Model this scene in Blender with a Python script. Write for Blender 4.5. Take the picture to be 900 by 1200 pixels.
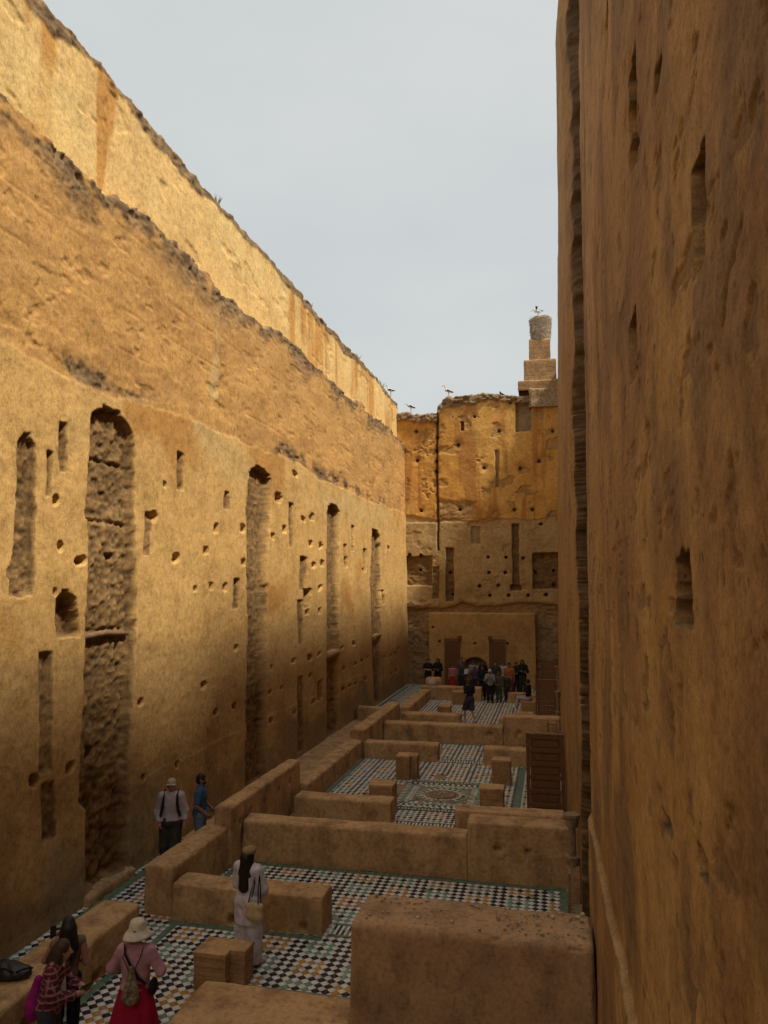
import bpy, math, random
import numpy as np
from mathutils import Vector, Matrix
R = math.radians
random.seed(7)
for o in list(bpy.data.objects): bpy.data.objects.remove(o)
S = bpy.context.scene
COL = S.collection

# ---------------------------------------------------------------- camera
cam = bpy.data.cameras.new('camera'); camo = bpy.data.objects.new('camera', cam); COL.objects.link(camo)
camo.location = (0, 0, 5.6)
YAW, PITCH = R(12.75), R(5.39)
cam.sensor_fit = 'VERTICAL'; cam.sensor_height = 24.0; cam.lens = 24.0*880/1200
cam.clip_start = .05; cam.clip_end = 2000
camo.rotation_euler = (math.pi/2+PITCH, 0, YAW)
S.camera = camo
# ---------------------------------------------------------------- world and sun
SUN_EL, SUN_BACK = R(56.5), R(18)
w = bpy.data.worlds.new('World'); S.world = w; w.use_nodes = True
nt = w.node_tree; nt.nodes.clear()
def N(nt, t, **k):
    n = nt.nodes.new(t)
    for a, b in k.items(): setattr(n, a, b)
    return n
wo = N(nt, 'ShaderNodeOutputWorld'); bg = N(nt, 'ShaderNodeBackground'); bg.inputs[1].default_value = .1
sky = N(nt, 'ShaderNodeTexSky', sky_type='NISHITA'); sky.sun_disc = False
sky.sun_elevation = SUN_EL; sky.sun_rotation = R(90)+SUN_BACK; sky.dust_density = 4; sky.air_density = 1.2
tc = N(nt, 'ShaderNodeTexCoord'); mp = N(nt, 'ShaderNodeMapping'); mp.inputs['Scale'].default_value = (1.1, 1.1, 2.6)
ns = N(nt, 'ShaderNodeTexNoise'); ns.inputs['Scale'].default_value = 1.9; ns.inputs['Detail'].default_value = 6; ns.inputs['Roughness'].default_value = .55
nt.links.new(tc.outputs['Generated'], mp.inputs[0]); nt.links.new(mp.outputs[0], ns.inputs['Vector'])
rp = N(nt, 'ShaderNodeValToRGB')
rp.color_ramp.elements[0].position = .36; rp.color_ramp.elements[0].color = (.625, .662, .672, 1)
rp.color_ramp.elements[1].position = .66; rp.color_ramp.elements[1].color = (.69, .714, .705, 1)
nt.links.new(ns.outputs[0], rp.inputs[0])
sc = N(nt, 'ShaderNodeMixRGB', blend_type='MULTIPLY'); sc.inputs[0].default_value = 1; sc.inputs[2].default_value = (10, 10, 10, 1)
nt.links.new(rp.outputs[0], sc.inputs[1])
mx = N(nt, 'ShaderNodeMixRGB'); mx.inputs[0].default_value = .93
nt.links.new(sky.outputs[0], mx.inputs[1]); nt.links.new(sc.outputs[0], mx.inputs[2])
nt.links.new(mx.outputs[0], bg.inputs[0]); nt.links.new(bg.outputs[0], wo.inputs[0])
sun = bpy.data.lights.new('sun', 'SUN'); sun.energy = 4.7; sun.angle = R(7); sun.color = (1, .91, .76)
suno = bpy.data.objects.new('sun', sun); COL.objects.link(suno)
sd = Vector((math.cos(SUN_EL)*math.cos(SUN_BACK), -math.cos(SUN_EL)*math.sin(SUN_BACK), math.sin(SUN_EL)))
suno.rotation_euler = sd.to_track_quat('Z', 'Y').to_euler(); suno.location = sd*60
vs = S.view_settings; vs.view_transform = 'Standard'; vs.look = 'None'; vs.exposure = 0; vs.gamma = 1; vs.use_curve_mapping = False
S.render.engine = 'CYCLES'

# ---------------------------------------------------------------- noise
def _h(ix, iy, iz, s):
    n = (ix.astype(np.int64)*374761393 + iy.astype(np.int64)*668265263 + iz.astype(np.int64)*2147483647 + s*144269504) & 0xffffffff
    n = ((n ^ (n >> 13))*1274126177) & 0xffffffff
    n = ((n ^ (n >> 15))*2246822519) & 0xffffffff
    return ((n ^ (n >> 16)) & 0xffffff)/8388607.5-1
def vn(x, y, s=0):
    x, y = np.broadcast_arrays(np.asarray(x, float), np.asarray(y, float))
    ix, iy = np.floor(x), np.floor(y); fx, fy = x-ix, y-iy
    fx = fx*fx*(3-2*fx); fy = fy*fy*(3-2*fy); z = np.zeros_like(ix)
    a = _h(ix, iy, z, s); b = _h(ix+1, iy, z, s); c = _h(ix, iy+1, z, s); d = _h(ix+1, iy+1, z, s)
    return (a*(1-fx)+b*fx)*(1-fy)+(c*(1-fx)+d*fx)*fy
def fbm(x, y, s=0, o=4, g=.5):
    t = 0; a = 1; n = 0; x = np.asarray(x, float); y = np.asarray(y, float)
    for i in range(o):
        t = t+a*vn(x, y, s+i*17); n += a; a *= g; x = x*2.03+3.1; y = y*2.03+1.7
    return t/n*1.5
def vn3(x, y, z, s=0):
    ix, iy, iz = np.floor(x), np.floor(y), np.floor(z); fx, fy, fz = x-ix, y-iy, z-iz
    fx = fx*fx*(3-2*fx); fy = fy*fy*(3-2*fy); fz = fz*fz*(3-2*fz); r = 0
    for a in (0, 1):
        for b in (0, 1):
            for c in (0, 1):
                r = r+_h(ix+a, iy+b, iz+c, s)*(fx if a else 1-fx)*(fy if b else 1-fy)*(fz if c else 1-fz)
    return r
def fbm3(p, f, s=0, o=3):
    t = 0; a = 1; n = 0
    for i in range(o):
        t = t+a*vn3(p[..., 0]*f, p[..., 1]*f, p[..., 2]*f, s+i*13); n += a; a *= .5; f *= 2.05
    return t/n*1.5
def sst(a, b, x):
    t = np.clip((x-a)/(b-a), 0, 1); return t*t*(3-2*t)

# ---------------------------------------------------------------- object helpers
def link(o, parent=None):
    COL.objects.link(o)
    if parent is not None: o.parent = parent
    return o
def tag(o, label=None, cat=None, group=None, kind=None):
    if label: o['label'] = label
    if cat: o['category'] = cat
    if group: o['group'] = group
    if kind: o['kind'] = kind
    elif cat: o['kind'] = 'thing'
    return o
def empty(name, loc=(0, 0, 0), rz=0, label=None, cat=None, group=None):
    o = bpy.data.objects.new(name, None); o.empty_display_size = .2
    o.location = loc; o.rotation_euler = (0, 0, rz); link(o); return tag(o, label, cat, group)
def mesh_obj(name, V, Fc, mat, parent=None, smooth=True, col=None, loc=None):
    me = bpy.data.meshes.new(name)
    V = np.asarray(V, np.float32).reshape(-1, 3)
    if isinstance(Fc, np.ndarray) and Fc.ndim == 2:
        n, k = Fc.shape
        me.vertices.add(len(V)); me.vertices.foreach_set('co', V.ravel())
        me.loops.add(n*k); me.loops.foreach_set('vertex_index', Fc.astype(np.int32).ravel())
        me.polygons.add(n); me.polygons.foreach_set('loop_start', np.arange(0, n*k, k, dtype=np.int32))
        me.update(calc_edges=True)
    else:
        me.from_pydata([tuple(v) for v in V.tolist()], [], [tuple(f) for f in Fc])
    if col is not None:
        at = me.color_attributes.new('col', 'FLOAT_COLOR', 'POINT')
        c = np.ones((len(V), 4), np.float32); c[:, :3] = np.asarray(col, np.float32).reshape(-1, 3); at.data.foreach_set('color', c.ravel())
    if smooth: me.polygons.foreach_set('use_smooth', np.ones(len(me.polygons), bool))
    me.validate(); me.update()
    if mat is not None: me.materials.append(mat)
    o = bpy.data.objects.new(name, me)
    if loc is not None: o.location = loc
    return link(o, parent)
def grid_faces(nu, nv, flip=False):
    i = np.arange(nu*nv).reshape(nu, nv)
    a, b, c, d = i[:-1, :-1], i[1:, :-1], i[1:, 1:], i[:-1, 1:]
    q = np.stack([a, d, c, b] if flip else [a, b, c, d], -1)
    return q.reshape(-1, 4)
class MB:
    """collects simple shapes into one mesh"""
    def __init__(s): s.v = []; s.f = []
    def add(s, V, Fs):
        b = len(s.v); s.v += [tuple(v) for v in V]; s.f += [tuple(i+b for i in f) for f in Fs]; return s
    def box(s, x0, x1, y0, y1, z0, z1, j=0):
        V = [(x, y, z) for x in (x0, x1) for y in (y0, y1) for z in (z0, z1)]
        if j: V = [tuple(c+random.uniform(-j, j) for c in v) for v in V]
        return s.add(V, [(0, 1, 3, 2), (4, 6, 7, 5), (0, 4, 5, 1), (2, 3, 7, 6), (0, 2, 6, 4), (1, 5, 7, 3)])
    def tube(s, pts, rs, n=8, cap=True):
        pts = [Vector(p) for p in pts]; V = []; Fs = []
        if not hasattr(rs, '__len__'): rs = [rs]*len(pts)
        up = Vector((0, 0, 1))
        for i, p in enumerate(pts):
            d = (pts[min(i+1, len(pts)-1)]-pts[max(i-1, 0)]).normalized()
            a = d.cross(up) if abs(d.z) < .95 else d.cross(Vector((1, 0, 0)))
            a.normalize(); b = d.cross(a)
            for k in range(n):
                t = 2*math.pi*k/n; V.append(tuple(p+a*math.cos(t)*rs[i]+b*math.sin(t)*rs[i]))
        for i in range(len(pts)-1):
            for k in range(n):
                k2 = (k+1) % n; Fs.append((i*n+k, i*n+k2, (i+1)*n+k2, (i+1)*n+k))
        if cap: Fs.append(tuple(range(n))[::-1]); Fs.append(tuple((len(pts)-1)*n+k for k in range(n)))
        return s.add(V, Fs)
    def lathe(s, c, prof, n=20, wob=None):
        V = []; Fs = []
        for i, (r, z) in enumerate(prof):
            for k in range(n):
                t = 2*math.pi*k/n; rr = r*(1+(wob(t, i) if wob else 0)); V.append((c[0]+rr*math.cos(t), c[1]+rr*math.sin(t), c[2]+z))
        for i in range(len(prof)-1):
            for k in range(n):
                k2 = (k+1) % n; Fs.append((i*n+k, i*n+k2, (i+1)*n+k2, (i+1)*n+k))
        Fs.append(tuple(range(n))[::-1]); Fs.append(tuple((len(prof)-1)*n+k for k in range(n)))
        return s.add(V, Fs)
    def obj(s, name, mat, parent=None, smooth=False, loc=None): return mesh_obj(name, s.v, s.f, mat, parent, smooth, loc=loc)
def bevel(o, wd, seg=2):
    m = o.modifiers.new('bevel', 'BEVEL'); m.width = wd; m.segments = seg; m.limit_method = 'ANGLE'; return o

# ---------------------------------------------------------------- materials
MATS = {}
def newmat(name):
    m = bpy.data.materials.new(name); m.use_nodes = True; nt = m.node_tree; nt.nodes.clear()
    out = N(nt, 'ShaderNodeOutputMaterial'); b = N(nt, 'ShaderNodeBsdfPrincipled'); nt.links.new(b.outputs[0], out.inputs[0])
    b.inputs['Roughness'].default_value = .9; b.inputs['Specular IOR Level'].default_value = .25
    g = N(nt, 'ShaderNodeNewGeometry'); MATS[name] = m
    return m, nt, b, g
def noise(nt, vec, scale, detail=4, rough=.55, stretch=None):
    n = N(nt, 'ShaderNodeTexNoise'); n.inputs['Scale'].default_value = scale; n.inputs['Detail'].default_value = detail; n.inputs['Roughness'].default_value = rough
    if stretch:
        m = N(nt, 'ShaderNodeMapping'); m.inputs['Scale'].default_value = stretch; nt.links.new(vec, m.inputs[0]); vec = m.outputs[0]
    nt.links.new(vec, n.inputs['Vector']); return n.outputs[0]
def ramp(nt, fac, stops):
    r = N(nt, 'ShaderNodeValToRGB'); e = r.color_ramp.elements
    while len(e) < len(stops): e.new(.5)
    for i, (p, c) in enumerate(stops):
        e[i].position = p; e[i].color = (*(c if hasattr(c, '__len__') else (c, c, c)), 1)
    nt.links.new(fac, r.inputs[0]); return r.outputs[0]
def mixc(nt, a, b, fac, bt='MIX'):
    m = N(nt, 'ShaderNodeMixRGB', blend_type=bt)
    for i, v in ((0, fac), (1, a), (2, b)):
        if isinstance(v, (int, float)): m.inputs[i].default_value = v
        elif isinstance(v, tuple): m.inputs[i].default_value = (*v, 1)
        else: nt.links.new(v, m.inputs[i])
    return m.outputs[0]
def bump(nt, b, h, strength, dist, prev=None):
    n = N(nt, 'ShaderNodeBump'); n.inputs['Strength'].default_value = strength; n.inputs['Distance'].default_value = dist
    nt.links.new(h, n.inputs['Height'])
    if prev is not None: nt.links.new(prev, n.inputs['Normal'])
    nt.links.new(n.outputs[0], b.inputs['Normal']); return n.outputs[0]
def earth(name, fine=1.0, bumpd=.02, flecks=0):
    m, nt, b, g = newmat(name); P = g.outputs['Position']
    at = N(nt, 'ShaderNodeAttribute', attribute_name='col')
    c = mixc(nt, at.outputs['Color'], ramp(nt, noise(nt, P, 1.1, 9, .66), [(.28, (.72, .69, .63)), (.5, (1, 1, 1)), (.75, (1.12, 1.1, 1.06))]), 1., 'MULTIPLY')
    c = mixc(nt, c, ramp(nt, noise(nt, P, 7*fine, 9, .72), [(.34, (.66, .63, .58)), (.5, (1.0, 1, 1)), (.68, (1.18, 1.17, 1.15))]), .8, 'MULTIPLY')
    c = mixc(nt, c, ramp(nt, noise(nt, P, 26*fine, 8, .78, (1, 1, .6)), [(.36, (.5, .46, .4)), (.5, (1., 1, 1)), (.66, (1.2, 1.2, 1.18))]), .55, 'MULTIPLY')
    c = mixc(nt, c, ramp(nt, noise(nt, P, 70*fine, 4, .8), [(.36, (.6, .57, .52)), (.5, (1., 1, 1)), (.66, (1.15, 1.15, 1.13))]), .7, 'MULTIPLY')
    if flecks:
        c = mixc(nt, c, (.06, .038, .02), ramp(nt, noise(nt, P, 16, 7, .62, (1, .8, .9)), [(.64, 0), (.70, .85)]))
        c = mixc(nt, c, (.09, .055, .028), ramp(nt, noise(nt, P, 48, 5, .6), [(.66, 0), (.71, .75)]))
        c = mixc(nt, c, (.10, .06, .03), ramp(nt, noise(nt, P, .9, 6, .6), [(.5, 0), (.75, .45)]))
    nt.links.new(c, b.inputs['Base Color'])
    p = bump(nt, b, noise(nt, P, 12*fine, 10, .7), .6, bumpd)
    bump(nt, b, noise(nt, P, 60*fine, 6, .75), .6, bumpd*.4, p)
    return m
def plaster(name, a, c2, stain, fine=1.0):
    m, nt, b, g = newmat(name); P = g.outputs['Position']
    c = ramp(nt, noise(nt, P, 1.1, 8, .62), [(.3, a), (.68, c2)])
    c = mixc(nt, c, stain, ramp(nt, noise(nt, P, 2.1, 8, .7, (1, 1, .7)), [(.46, 0), (.66, .9)]))
    c = mixc(nt, c, ramp(nt, noise(nt, P, 13*fine, 8, .66), [(.34, (.68, .66, .62)), (.5, (1, 1, 1)), (.68, (1.15, 1.14, 1.12))]), .9, 'MULTIPLY')
    c = mixc(nt, c, ramp(nt, noise(nt, P, 70*fine, 5, .7), [(.33, (.64, .62, .6)), (.46, (1, 1, 1)), (.7, (1.1, 1.1, 1.08))]), .6, 'MULTIPLY')
    nt.links.new(c, b.inputs['Base Color'])
    p = bump(nt, b, noise(nt, P, 9, 9, .62), .45, .025)
    bump(nt, b, noise(nt, P, 60*fine, 6, .7), .45, .007, p)
    return m
def simple(name, c, var=.25, scale=8., rough=.85, bd=.004, spec=.25, stretch=None, metal=0):
    m, nt, b, g = newmat(name); P = g.outputs['Position']
    if stretch:
        t = N(nt, 'ShaderNodeTexCoord'); P = t.outputs['Object']
    f = noise(nt, P, scale, 6, .6, stretch)
    lo = tuple(max(0, x*(1-var)) for x in c); hi = tuple(min(1, x*(1+var)) for x in c)
    nt.links.new(ramp(nt, f, [(.32, lo), (.7, hi)]), b.inputs['Base Color'])
    b.inputs['Roughness'].default_value = rough; b.inputs['Specular IOR Level'].default_value = spec; b.inputs['Metallic'].default_value = metal
    bump(nt, b, noise(nt, P, scale*3, 5, .65, stretch), .4, bd); return m

M_EARTH = earth('rammed_earth')
M_EARTHN = earth('rammed_earth_close', 1.5, .010, 1)
M_PLAS = plaster('low_wall_plaster', (.47, .285, .135), (.58, .375, .185), (.25, .15, .075))
M_PLAS2 = plaster('dark_block_plaster', (.41, .25, .13), (.50, .325, .175), (.25, .155, .09), 1.4)
M_BRICK = plaster('thin_brick', (.38, .225, .105), (.47, .29, .135), (.24, .145, .07))
M_GROUND = simple('bare_ground', (.30, .2, .11), .3, 2)
M_WOOD = simple('brown_door_wood', (.16, .075, .032), .4, 6, .6, .003, .3, (12, 12, 1.2))
M_WOODE = simple('worn_wood_edge', (.26, .16, .085), .35, 8, .75, .003)
M_WOOD2 = simple('reddish_board_wood', (.20, .10, .042), .4, 6, .65, .003, .3, (1.5, 10, 10))
M_MARBLE = simple('weathered_marble', (.25, .175, .105), .3, 9, .7, .006)
M_DARK = simple('dark_opening', (.02, .015, .012), .3)
M_TWIG = simple('nest_twigs', (.42, .35, .26), .45, 14, .95, .01)
M_PEB = simple('grit_stones', (.42, .33, .23), .5, 25)
M_RUBBLE = simple('rubble_stone', (.34, .24, .13), .45, 9, .95, .03)
def tilemat():
    m, nt, b, g = newmat('glazed_tile'); P = g.outputs['Position']
    at = N(nt, 'ShaderNodeAttribute', attribute_name='col')
    c = mixc(nt, at.outputs['Color'], ramp(nt, noise(nt, P, 6, 6, .6), [(.3, (.8, .77, .7)), (.55, (1, 1, 1))]), .8, 'MULTIPLY')
    c = mixc(nt, c, ramp(nt, noise(nt, P, 55, 4, .6), [(.35, (.75, .7, .62)), (.5, (1, 1, 1))]), .7, 'MULTIPLY')
    c = mixc(nt, c, (.26, .18, .10), ramp(nt, noise(nt, P, 1.4, 8, .7), [(.6, 0), (.85, .4)]))
    nt.links.new(c, b.inputs['Base Color']); b.inputs['Roughness'].default_value = .5; b.inputs['Specular IOR Level'].default_value = .3
    bump(nt, b, noise(nt, P, 40, 4), .25, .002); return m
M_TILE = tilemat()
M_GROUT = simple('tile_grout', (.30, .23, .15), .3, 10)
M_GREEN = simple('green_glazed_strip', (.125, .19, .13), .35, 9, .5, .002)

# ================================================================= GREAT WALLS
g_pl = np.array((.64, .40, .145)); g_or = np.array((.52, .275, .08)); g_lo = np.array((.53, .335, .135)); g_ea = np.array((.60, .34, .115))
g_up = np.array((.76, .51, .205)); g_ro = np.array((.215, .13, .054)); g_st = np.array((.30, .205, .11)); g_rb = np.array((.25, .165, .088))
def mixa(a, b, t): t = np.asarray(t)[..., None]; return a*(1-t)+b*t
def band(y, y0, y1, s): return sst(y0-s, y0+s, y)*(1-sst(y1-s, y1+s, y))

NICHES = [  # (depth, rough, [(z, y_left, y_right)...])
 (.50, 1, [(8.87, 12.45, 13.0), (8.82, 12.25, 13.15), (8.72, 12.11, 13.33), (8.55, 12.06, 13.46), (8.27, 12.05, 13.51), (7.61, 12.03, 13.57), (6.95, 11.97, 13.56), (6.3, 12.08, 13.64), (4.68, 12.06, 13.67), (3.74, 12.04, 13.61), (2.96, 12.02, 13.57), (1.82, 11.94, 13.55), (1.64, 12.17, 13.53), (.2, 12.2, 13.52)]),
 (.16, 1, [(7.94, 10.25, 10.4), (7.83, 10.15, 10.55), (7.13, 10.15, 10.56), (6.18, 10.13, 10.59), (5.51, 10.02, 10.62), (5.4, 10.04, 10.58)]),
 (.55, 1, [(8.87, 19.8, 20.5), (8.8, 19.55, 20.8), (8.62, 19.37, 20.98), (7.62, 19.2, 20.91), (6.39, 19.27, 20.64), (5.19, 19.27, 20.71), (4.36, 19.4, 20.65), (3.3, 19.29, 20.65), (.1, 19.25, 20.65)]),
 (.55, 1, [(8.52, 27.2, 28.0), (8.46, 26.95, 28.15), (8.31, 26.8, 28.29), (6.34, 26.65, 28.11), (4.42, 26.6, 28.05), (3.16, 26.57, 28.01), (.07, 26.6, 27.9)]),
 (.55, 1, [(8.03, 33.9, 34.9), (7.9, 33.82, 35.3), (7.33, 33.78, 35.54), (5.72, 33.36, 35.43), (3.34, 33.56, 35.28), (.1, 33.72, 35.08)]),
 (.35, 0, [(5.42, 11.35, 11.5), (5.34, 11.2, 11.72), (4.69, 11.23, 11.84)]),
 (.10, 1, [(4.39, 10.81, 11.09), (3.97, 10.83, 11.11), (3.14, 10.89, 11.17), (2.53, 10.87, 11.22)]),
 (.06, 1, [(2.31, 10.95, 11.25), (1.45, 10.98, 11.31)]),
 (.14, 0, [(7.75, 10.86, 10.99), (7.06, 10.86, 10.95)]), (.18, 0, [(8.29, 11.15, 11.33), (7.5, 11.2, 11.39)]),
 (.12, 0, [(7.0, 14.01, 14.22), (6.16, 13.94, 14.17)]), (.2, 0, [(8.5, 15.32, 15.56), (7.72, 15.34, 15.54)]),
 (.12, 0, [(7.9, 17.77, 18.02), (7.51, 17.77, 18.03)]), (.15, 0, [(5.64, 18.43, 18.7), (4.95, 18.38, 18.65)]),
 (.12, 0, [(8.09, 22.62, 22.94), (6.77, 22.69, 22.93)]), (.14, 1, [(6.4, 23.76, 24.29), (5.4, 23.66, 24.19)]), (.35, 0, [(5.34, 24.1, 24.73), (4.77, 24.09, 24.54)]),
 (.10, 1, [(4.98, 23.49, 23.92), (3.6, 23.56, 23.81)]), (.10, 1, [(2.49, 23.46, 23.97), (.2, 23.44, 23.86)]), (.3, 0, [(7.91, 30.19, 30.46), (6.95, 30.29, 30.42)]),
 (.3, 0, [(7.07, 28.99, 29.24), (6.22, 29.08, 29.34)]), (.3, 0, [(7.04, 32.16, 32.63), (6.09, 32.12, 32.58)]), (.3, 0, [(5.19, 35.58, 35.95), (4.57, 35.73, 36.1)]), (.4, 0, [(2.11, 25.43, 25.93), (1.52, 25.42, 25.91)])]
HOLES = [(11.09, 6.99, .2, .17), (11.26, 6.22, .16, .2), (11.81, 5.99, .39, .15), (11.13, 5.44, .11, .13), (10.19, 6.22, .13, .16), (10.02, 5.74, .09, .16), (12.03, 6.83, .26, .19), (14.32, 7.0, .24, .25), (14.73, 7.72, .15, .15), (15.26, 6.15, .35, .23), (16.73, 6.38, .23, .21), (17.28, 6.95, .24, .26), (18.91, 7.07, .29, .23), (18.98, 6.15, .23, .18), (16.21, 5.46, .17, .14), (17.02, 5.52, .19, .19), (17.85, 5.49, .26, .22), (18.55, 3.91, .22, .15), (16.7, 3.19, .27, .18), (13.9, 3.21, .19, .15), (17.35, 2.45, .24, .16), (18.46, 2.44, .27, .17), (15.41, 1.65, .15, .15), (14.01, 1.72, .13, .13), (11.67, 2.45, .26, .2), (10.76, 2.47, .29, .21), (21.62, 8.21, .59, .34), (22.14, 7.27, .31, .24), (21.19, 6.98, .21, .2), (23.95, 7.74, .35, .17), (24.87, 7.88, .48, .27), (24.76, 6.95, .28, .21), (25.83, 6.94, .3, .25), (25.03, 6.22, .29, .21), (26.02, 6.31, .31, .25), (25.7, 5.42, .3, .21), (25.68, 4.61, .3, .21), (24.36, 4.62, .27, .2), (21.12, 3.13, .21, .17), (23.06, 3.13, .32, .16), (24.6, 3.07, .37, .2), (25.65, 3.12, .3, .15), (21.97, 2.42, .22, .15), (20.98, 2.43, .2, .12), (24.69, 2.46, .28, .14), (23.12, 1.52, .24, .16), (21.05, 1.6, .2, .17), (24.95, 1.57, .28, .14), (28.82, 2.27, .37, .16), (30.5, 2.26, .27, .14), (31.64, 2.29, .29, .14), (32.54, 2.31, .31, .15), (28.67, 1.47, .24, .16), (29.67, 1.5, .26, .13), (30.47, 1.46, .27, .14), (32.2, 1.46, .3, .15), (30.27, 3.11, .41, .21), (28.48, 3.06, .36, .13), (37.27, 7.37, .61, .22), (31.97, 6.16, .3, .15), (37.49, 1.96, .41, .17), (38.53, 1.99, .43, .17), (39.42, 2.14, .45, .18), (35.93, 2.02, .37, .16), (37.42, 1.04, .4, .17), (38.67, 1.07, .43, .17), (23.11, 9.16, .42, .17), (12.95, 6.1, .2, .12), (13.3, 4.4, .22, .2), (12.5, 2.5, .25, .3)]

def left_wall():
    ys = list(np.arange(-7, 4, .3))+list(np.arange(4, 9, .06)); y = 9.
    while y < 42.3: ys.append(y); y += min(.14, .023*(y/10)**2)
    ys = np.array(ys); s = np.linspace(0, 1, 540)
    zt = 16.05+.12*fbm(ys*.35, 0*ys, 3)+.06*fbm(ys*2.2, 0*ys, 5)
    Y = ys[:, None]+0*s[None]; Z = s[None]*zt[:, None]; ZT = zt[:, None]+0*Z
    zb = 9.42+.22*fbm(Y*.3, 0*Y, 8, 3)+.06*fbm(Y*2.5, Z*.5, 9)
    zl = 13.22+(Y-10)*.017+.16*fbm(Y*.5, 0*Y, 11, 3)+.10*fbm(Y*2.5, Z*.3, 12)
    U = sst(-.03, .03, Z-zl); E = sst(-.04, .04, Z-zb)*(1-U)
    d = .025*fbm(Y*.22, Z*.22, 1, 3)+.014*fbm(Y*1.4, Z*1.4, 2)+.005*fbm(Y*8, Z*8, 4, 3)
    # lower coat a little proud, with an uneven edge
    zc = 1.75+.05*fbm(Y*.8, 0*Y, 21); lowc = (1-sst(-.02, .02, Z-zc))*sst(13.5, 13.6, Y); d = d+.010*lowc
    # rammed lifts in the bare earth
    fr = (Z-9.4)/.83+.05*fbm(Y*.4, Z*.2, 31); fr = np.abs(fr-np.round(fr))*.83
    er = fbm(Y*.9, Z*2.2, 32, 5)
    d = d+E*(-.02+.012*er+.006*fbm(Y*5, Z*7, 38, 4)-.014*np.exp(-(fr/.025)**2)*sst(-.1, .5, fbm(Y*.9, Z*.7, 33))-.022*sst(.42, .6, fbm(Y*1.7, Z*2.6, 34, 4)))
    e1 = np.exp(-((Z-zb-.22)/.2)**2)*sst(-.1, .35, fbm(Y*.45, 0*Y+2, 35))
    e2 = np.exp(-(np.maximum(zl-Z, 0)/(.55+.35*fbm(Y*.5, 0*Y, 39)))**2)*(1-U)
    rough = np.clip(1.2*e1*sst(-.45, .2, fbm(Y*2, Z*2.5, 40))+e2*sst(-.75, -.15, fbm(Y*1.6, Z*2.2, 36)), 0, 1)
    rn = fbm(Y*4.5, Z*4.5, 37, 4)
    d = d-rough*(.025+.045*rn+.03*fbm(Y*11, Z*11, 48, 2))
    # crack lines
    def crack(y0, z0, y1, z1, wd, dep, sd):
        t = np.clip((Z-z0)/(z1-z0), 0, 1); yc = y0+(y1-y0)*t+.12*fbm(Z*1.3, 0*Z, sd, 4)
        return dep*np.exp(-((Y-yc)/wd)**2)*((Z > min(z0, z1)) & (Z < max(z0, z1)))
    for a in [(28.2, 13.6, 28.6, 9.6, .06, .12, 41), (17.5, 12.6, 17.6, 9.8, .03, .05, 42), (33.0, 13.6, 33.6, 9.8, .07, .1, 43), (16.8, 15.2, 16.9, 13.4, .05, .08, 44), (26, 15.3, 26.1, 13.7, .06, .06, 45), (22.8, 12.9, 23.4, 9.6, .04, .06, 46), (36.5, 8.8, 36.5, .2, .04, .05, 47)]:
        d = d-crack(*a)
    d = d*(1-U)+U*(-.42+.03*fbm(Y*.3, Z*.3, 51, 3)+.008*fbm(Y*6, Z*6, 52)-.03*sst(.4, .6, fbm(Y*.9, Z*1.3, 53)))
    et = sst(-.06, .06, Z-(ZT-.26-.2*fbm(Y*.9, 0*Y, 55, 4)))
    d = d+et*(.01+.05*fbm(Y*5, Z*6, 56, 4))
    # colour of the coats
    c = mixa(g_pl, g_or, sst(.05, .42, fbm(Y*.28, Z*.33, 61, 4)-.18+.6*np.exp(-((Z-5.2)/.7)**2)*((Y < 11.5)+((Y > 20.8) & (Y < 26)))))
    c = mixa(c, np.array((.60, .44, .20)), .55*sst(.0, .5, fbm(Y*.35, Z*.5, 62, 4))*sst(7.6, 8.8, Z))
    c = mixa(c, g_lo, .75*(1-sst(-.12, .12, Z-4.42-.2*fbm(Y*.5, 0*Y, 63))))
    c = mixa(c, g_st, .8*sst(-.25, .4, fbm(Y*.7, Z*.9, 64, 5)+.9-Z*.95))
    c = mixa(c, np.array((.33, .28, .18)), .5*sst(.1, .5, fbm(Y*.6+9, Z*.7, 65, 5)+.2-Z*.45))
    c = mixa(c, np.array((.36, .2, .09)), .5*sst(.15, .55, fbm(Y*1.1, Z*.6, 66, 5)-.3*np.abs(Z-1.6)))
    ce = mixa(g_ea, np.array((.50, .275, .095)), sst(-.1, .5, fbm(Y*.7, Z*1.8, 71, 5)))
    ce = mixa(ce, np.array((.58, .42, .19)), .7*sst(-.1, .2, .5-np.abs(Y-17.3-.2*fbm(Z*2, 0*Z, 72))/.45+.5*fbm(Y*1.5, Z*1.2, 73)-1*(Z < 10.2)))
    ce = mixa(ce, np.array((.53, .31, .11)), .6*sst(.2, .6, fbm(Y*.4+5, Z*1.1, 74, 4)))
    c = mixa(c, ce, E)
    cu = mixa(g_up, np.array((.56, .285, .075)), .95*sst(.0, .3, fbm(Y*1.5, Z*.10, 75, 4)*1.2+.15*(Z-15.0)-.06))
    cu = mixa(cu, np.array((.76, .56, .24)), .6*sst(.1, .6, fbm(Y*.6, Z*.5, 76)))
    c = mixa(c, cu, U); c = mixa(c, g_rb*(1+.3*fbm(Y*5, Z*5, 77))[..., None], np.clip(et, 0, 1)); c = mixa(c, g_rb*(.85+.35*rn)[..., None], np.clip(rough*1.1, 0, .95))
    # niches and putlog holes
    en = .03*fbm(Y*4, Z*4, 81, 4); rr = fbm(Y*9, Z*10, 82, 3, .6); r2 = fbm(Y*1.6, Z*1.3, 86, 3); lift = np.sin(Z*7.6+2*fbm(Y*1, Z*.5, 83))
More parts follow.
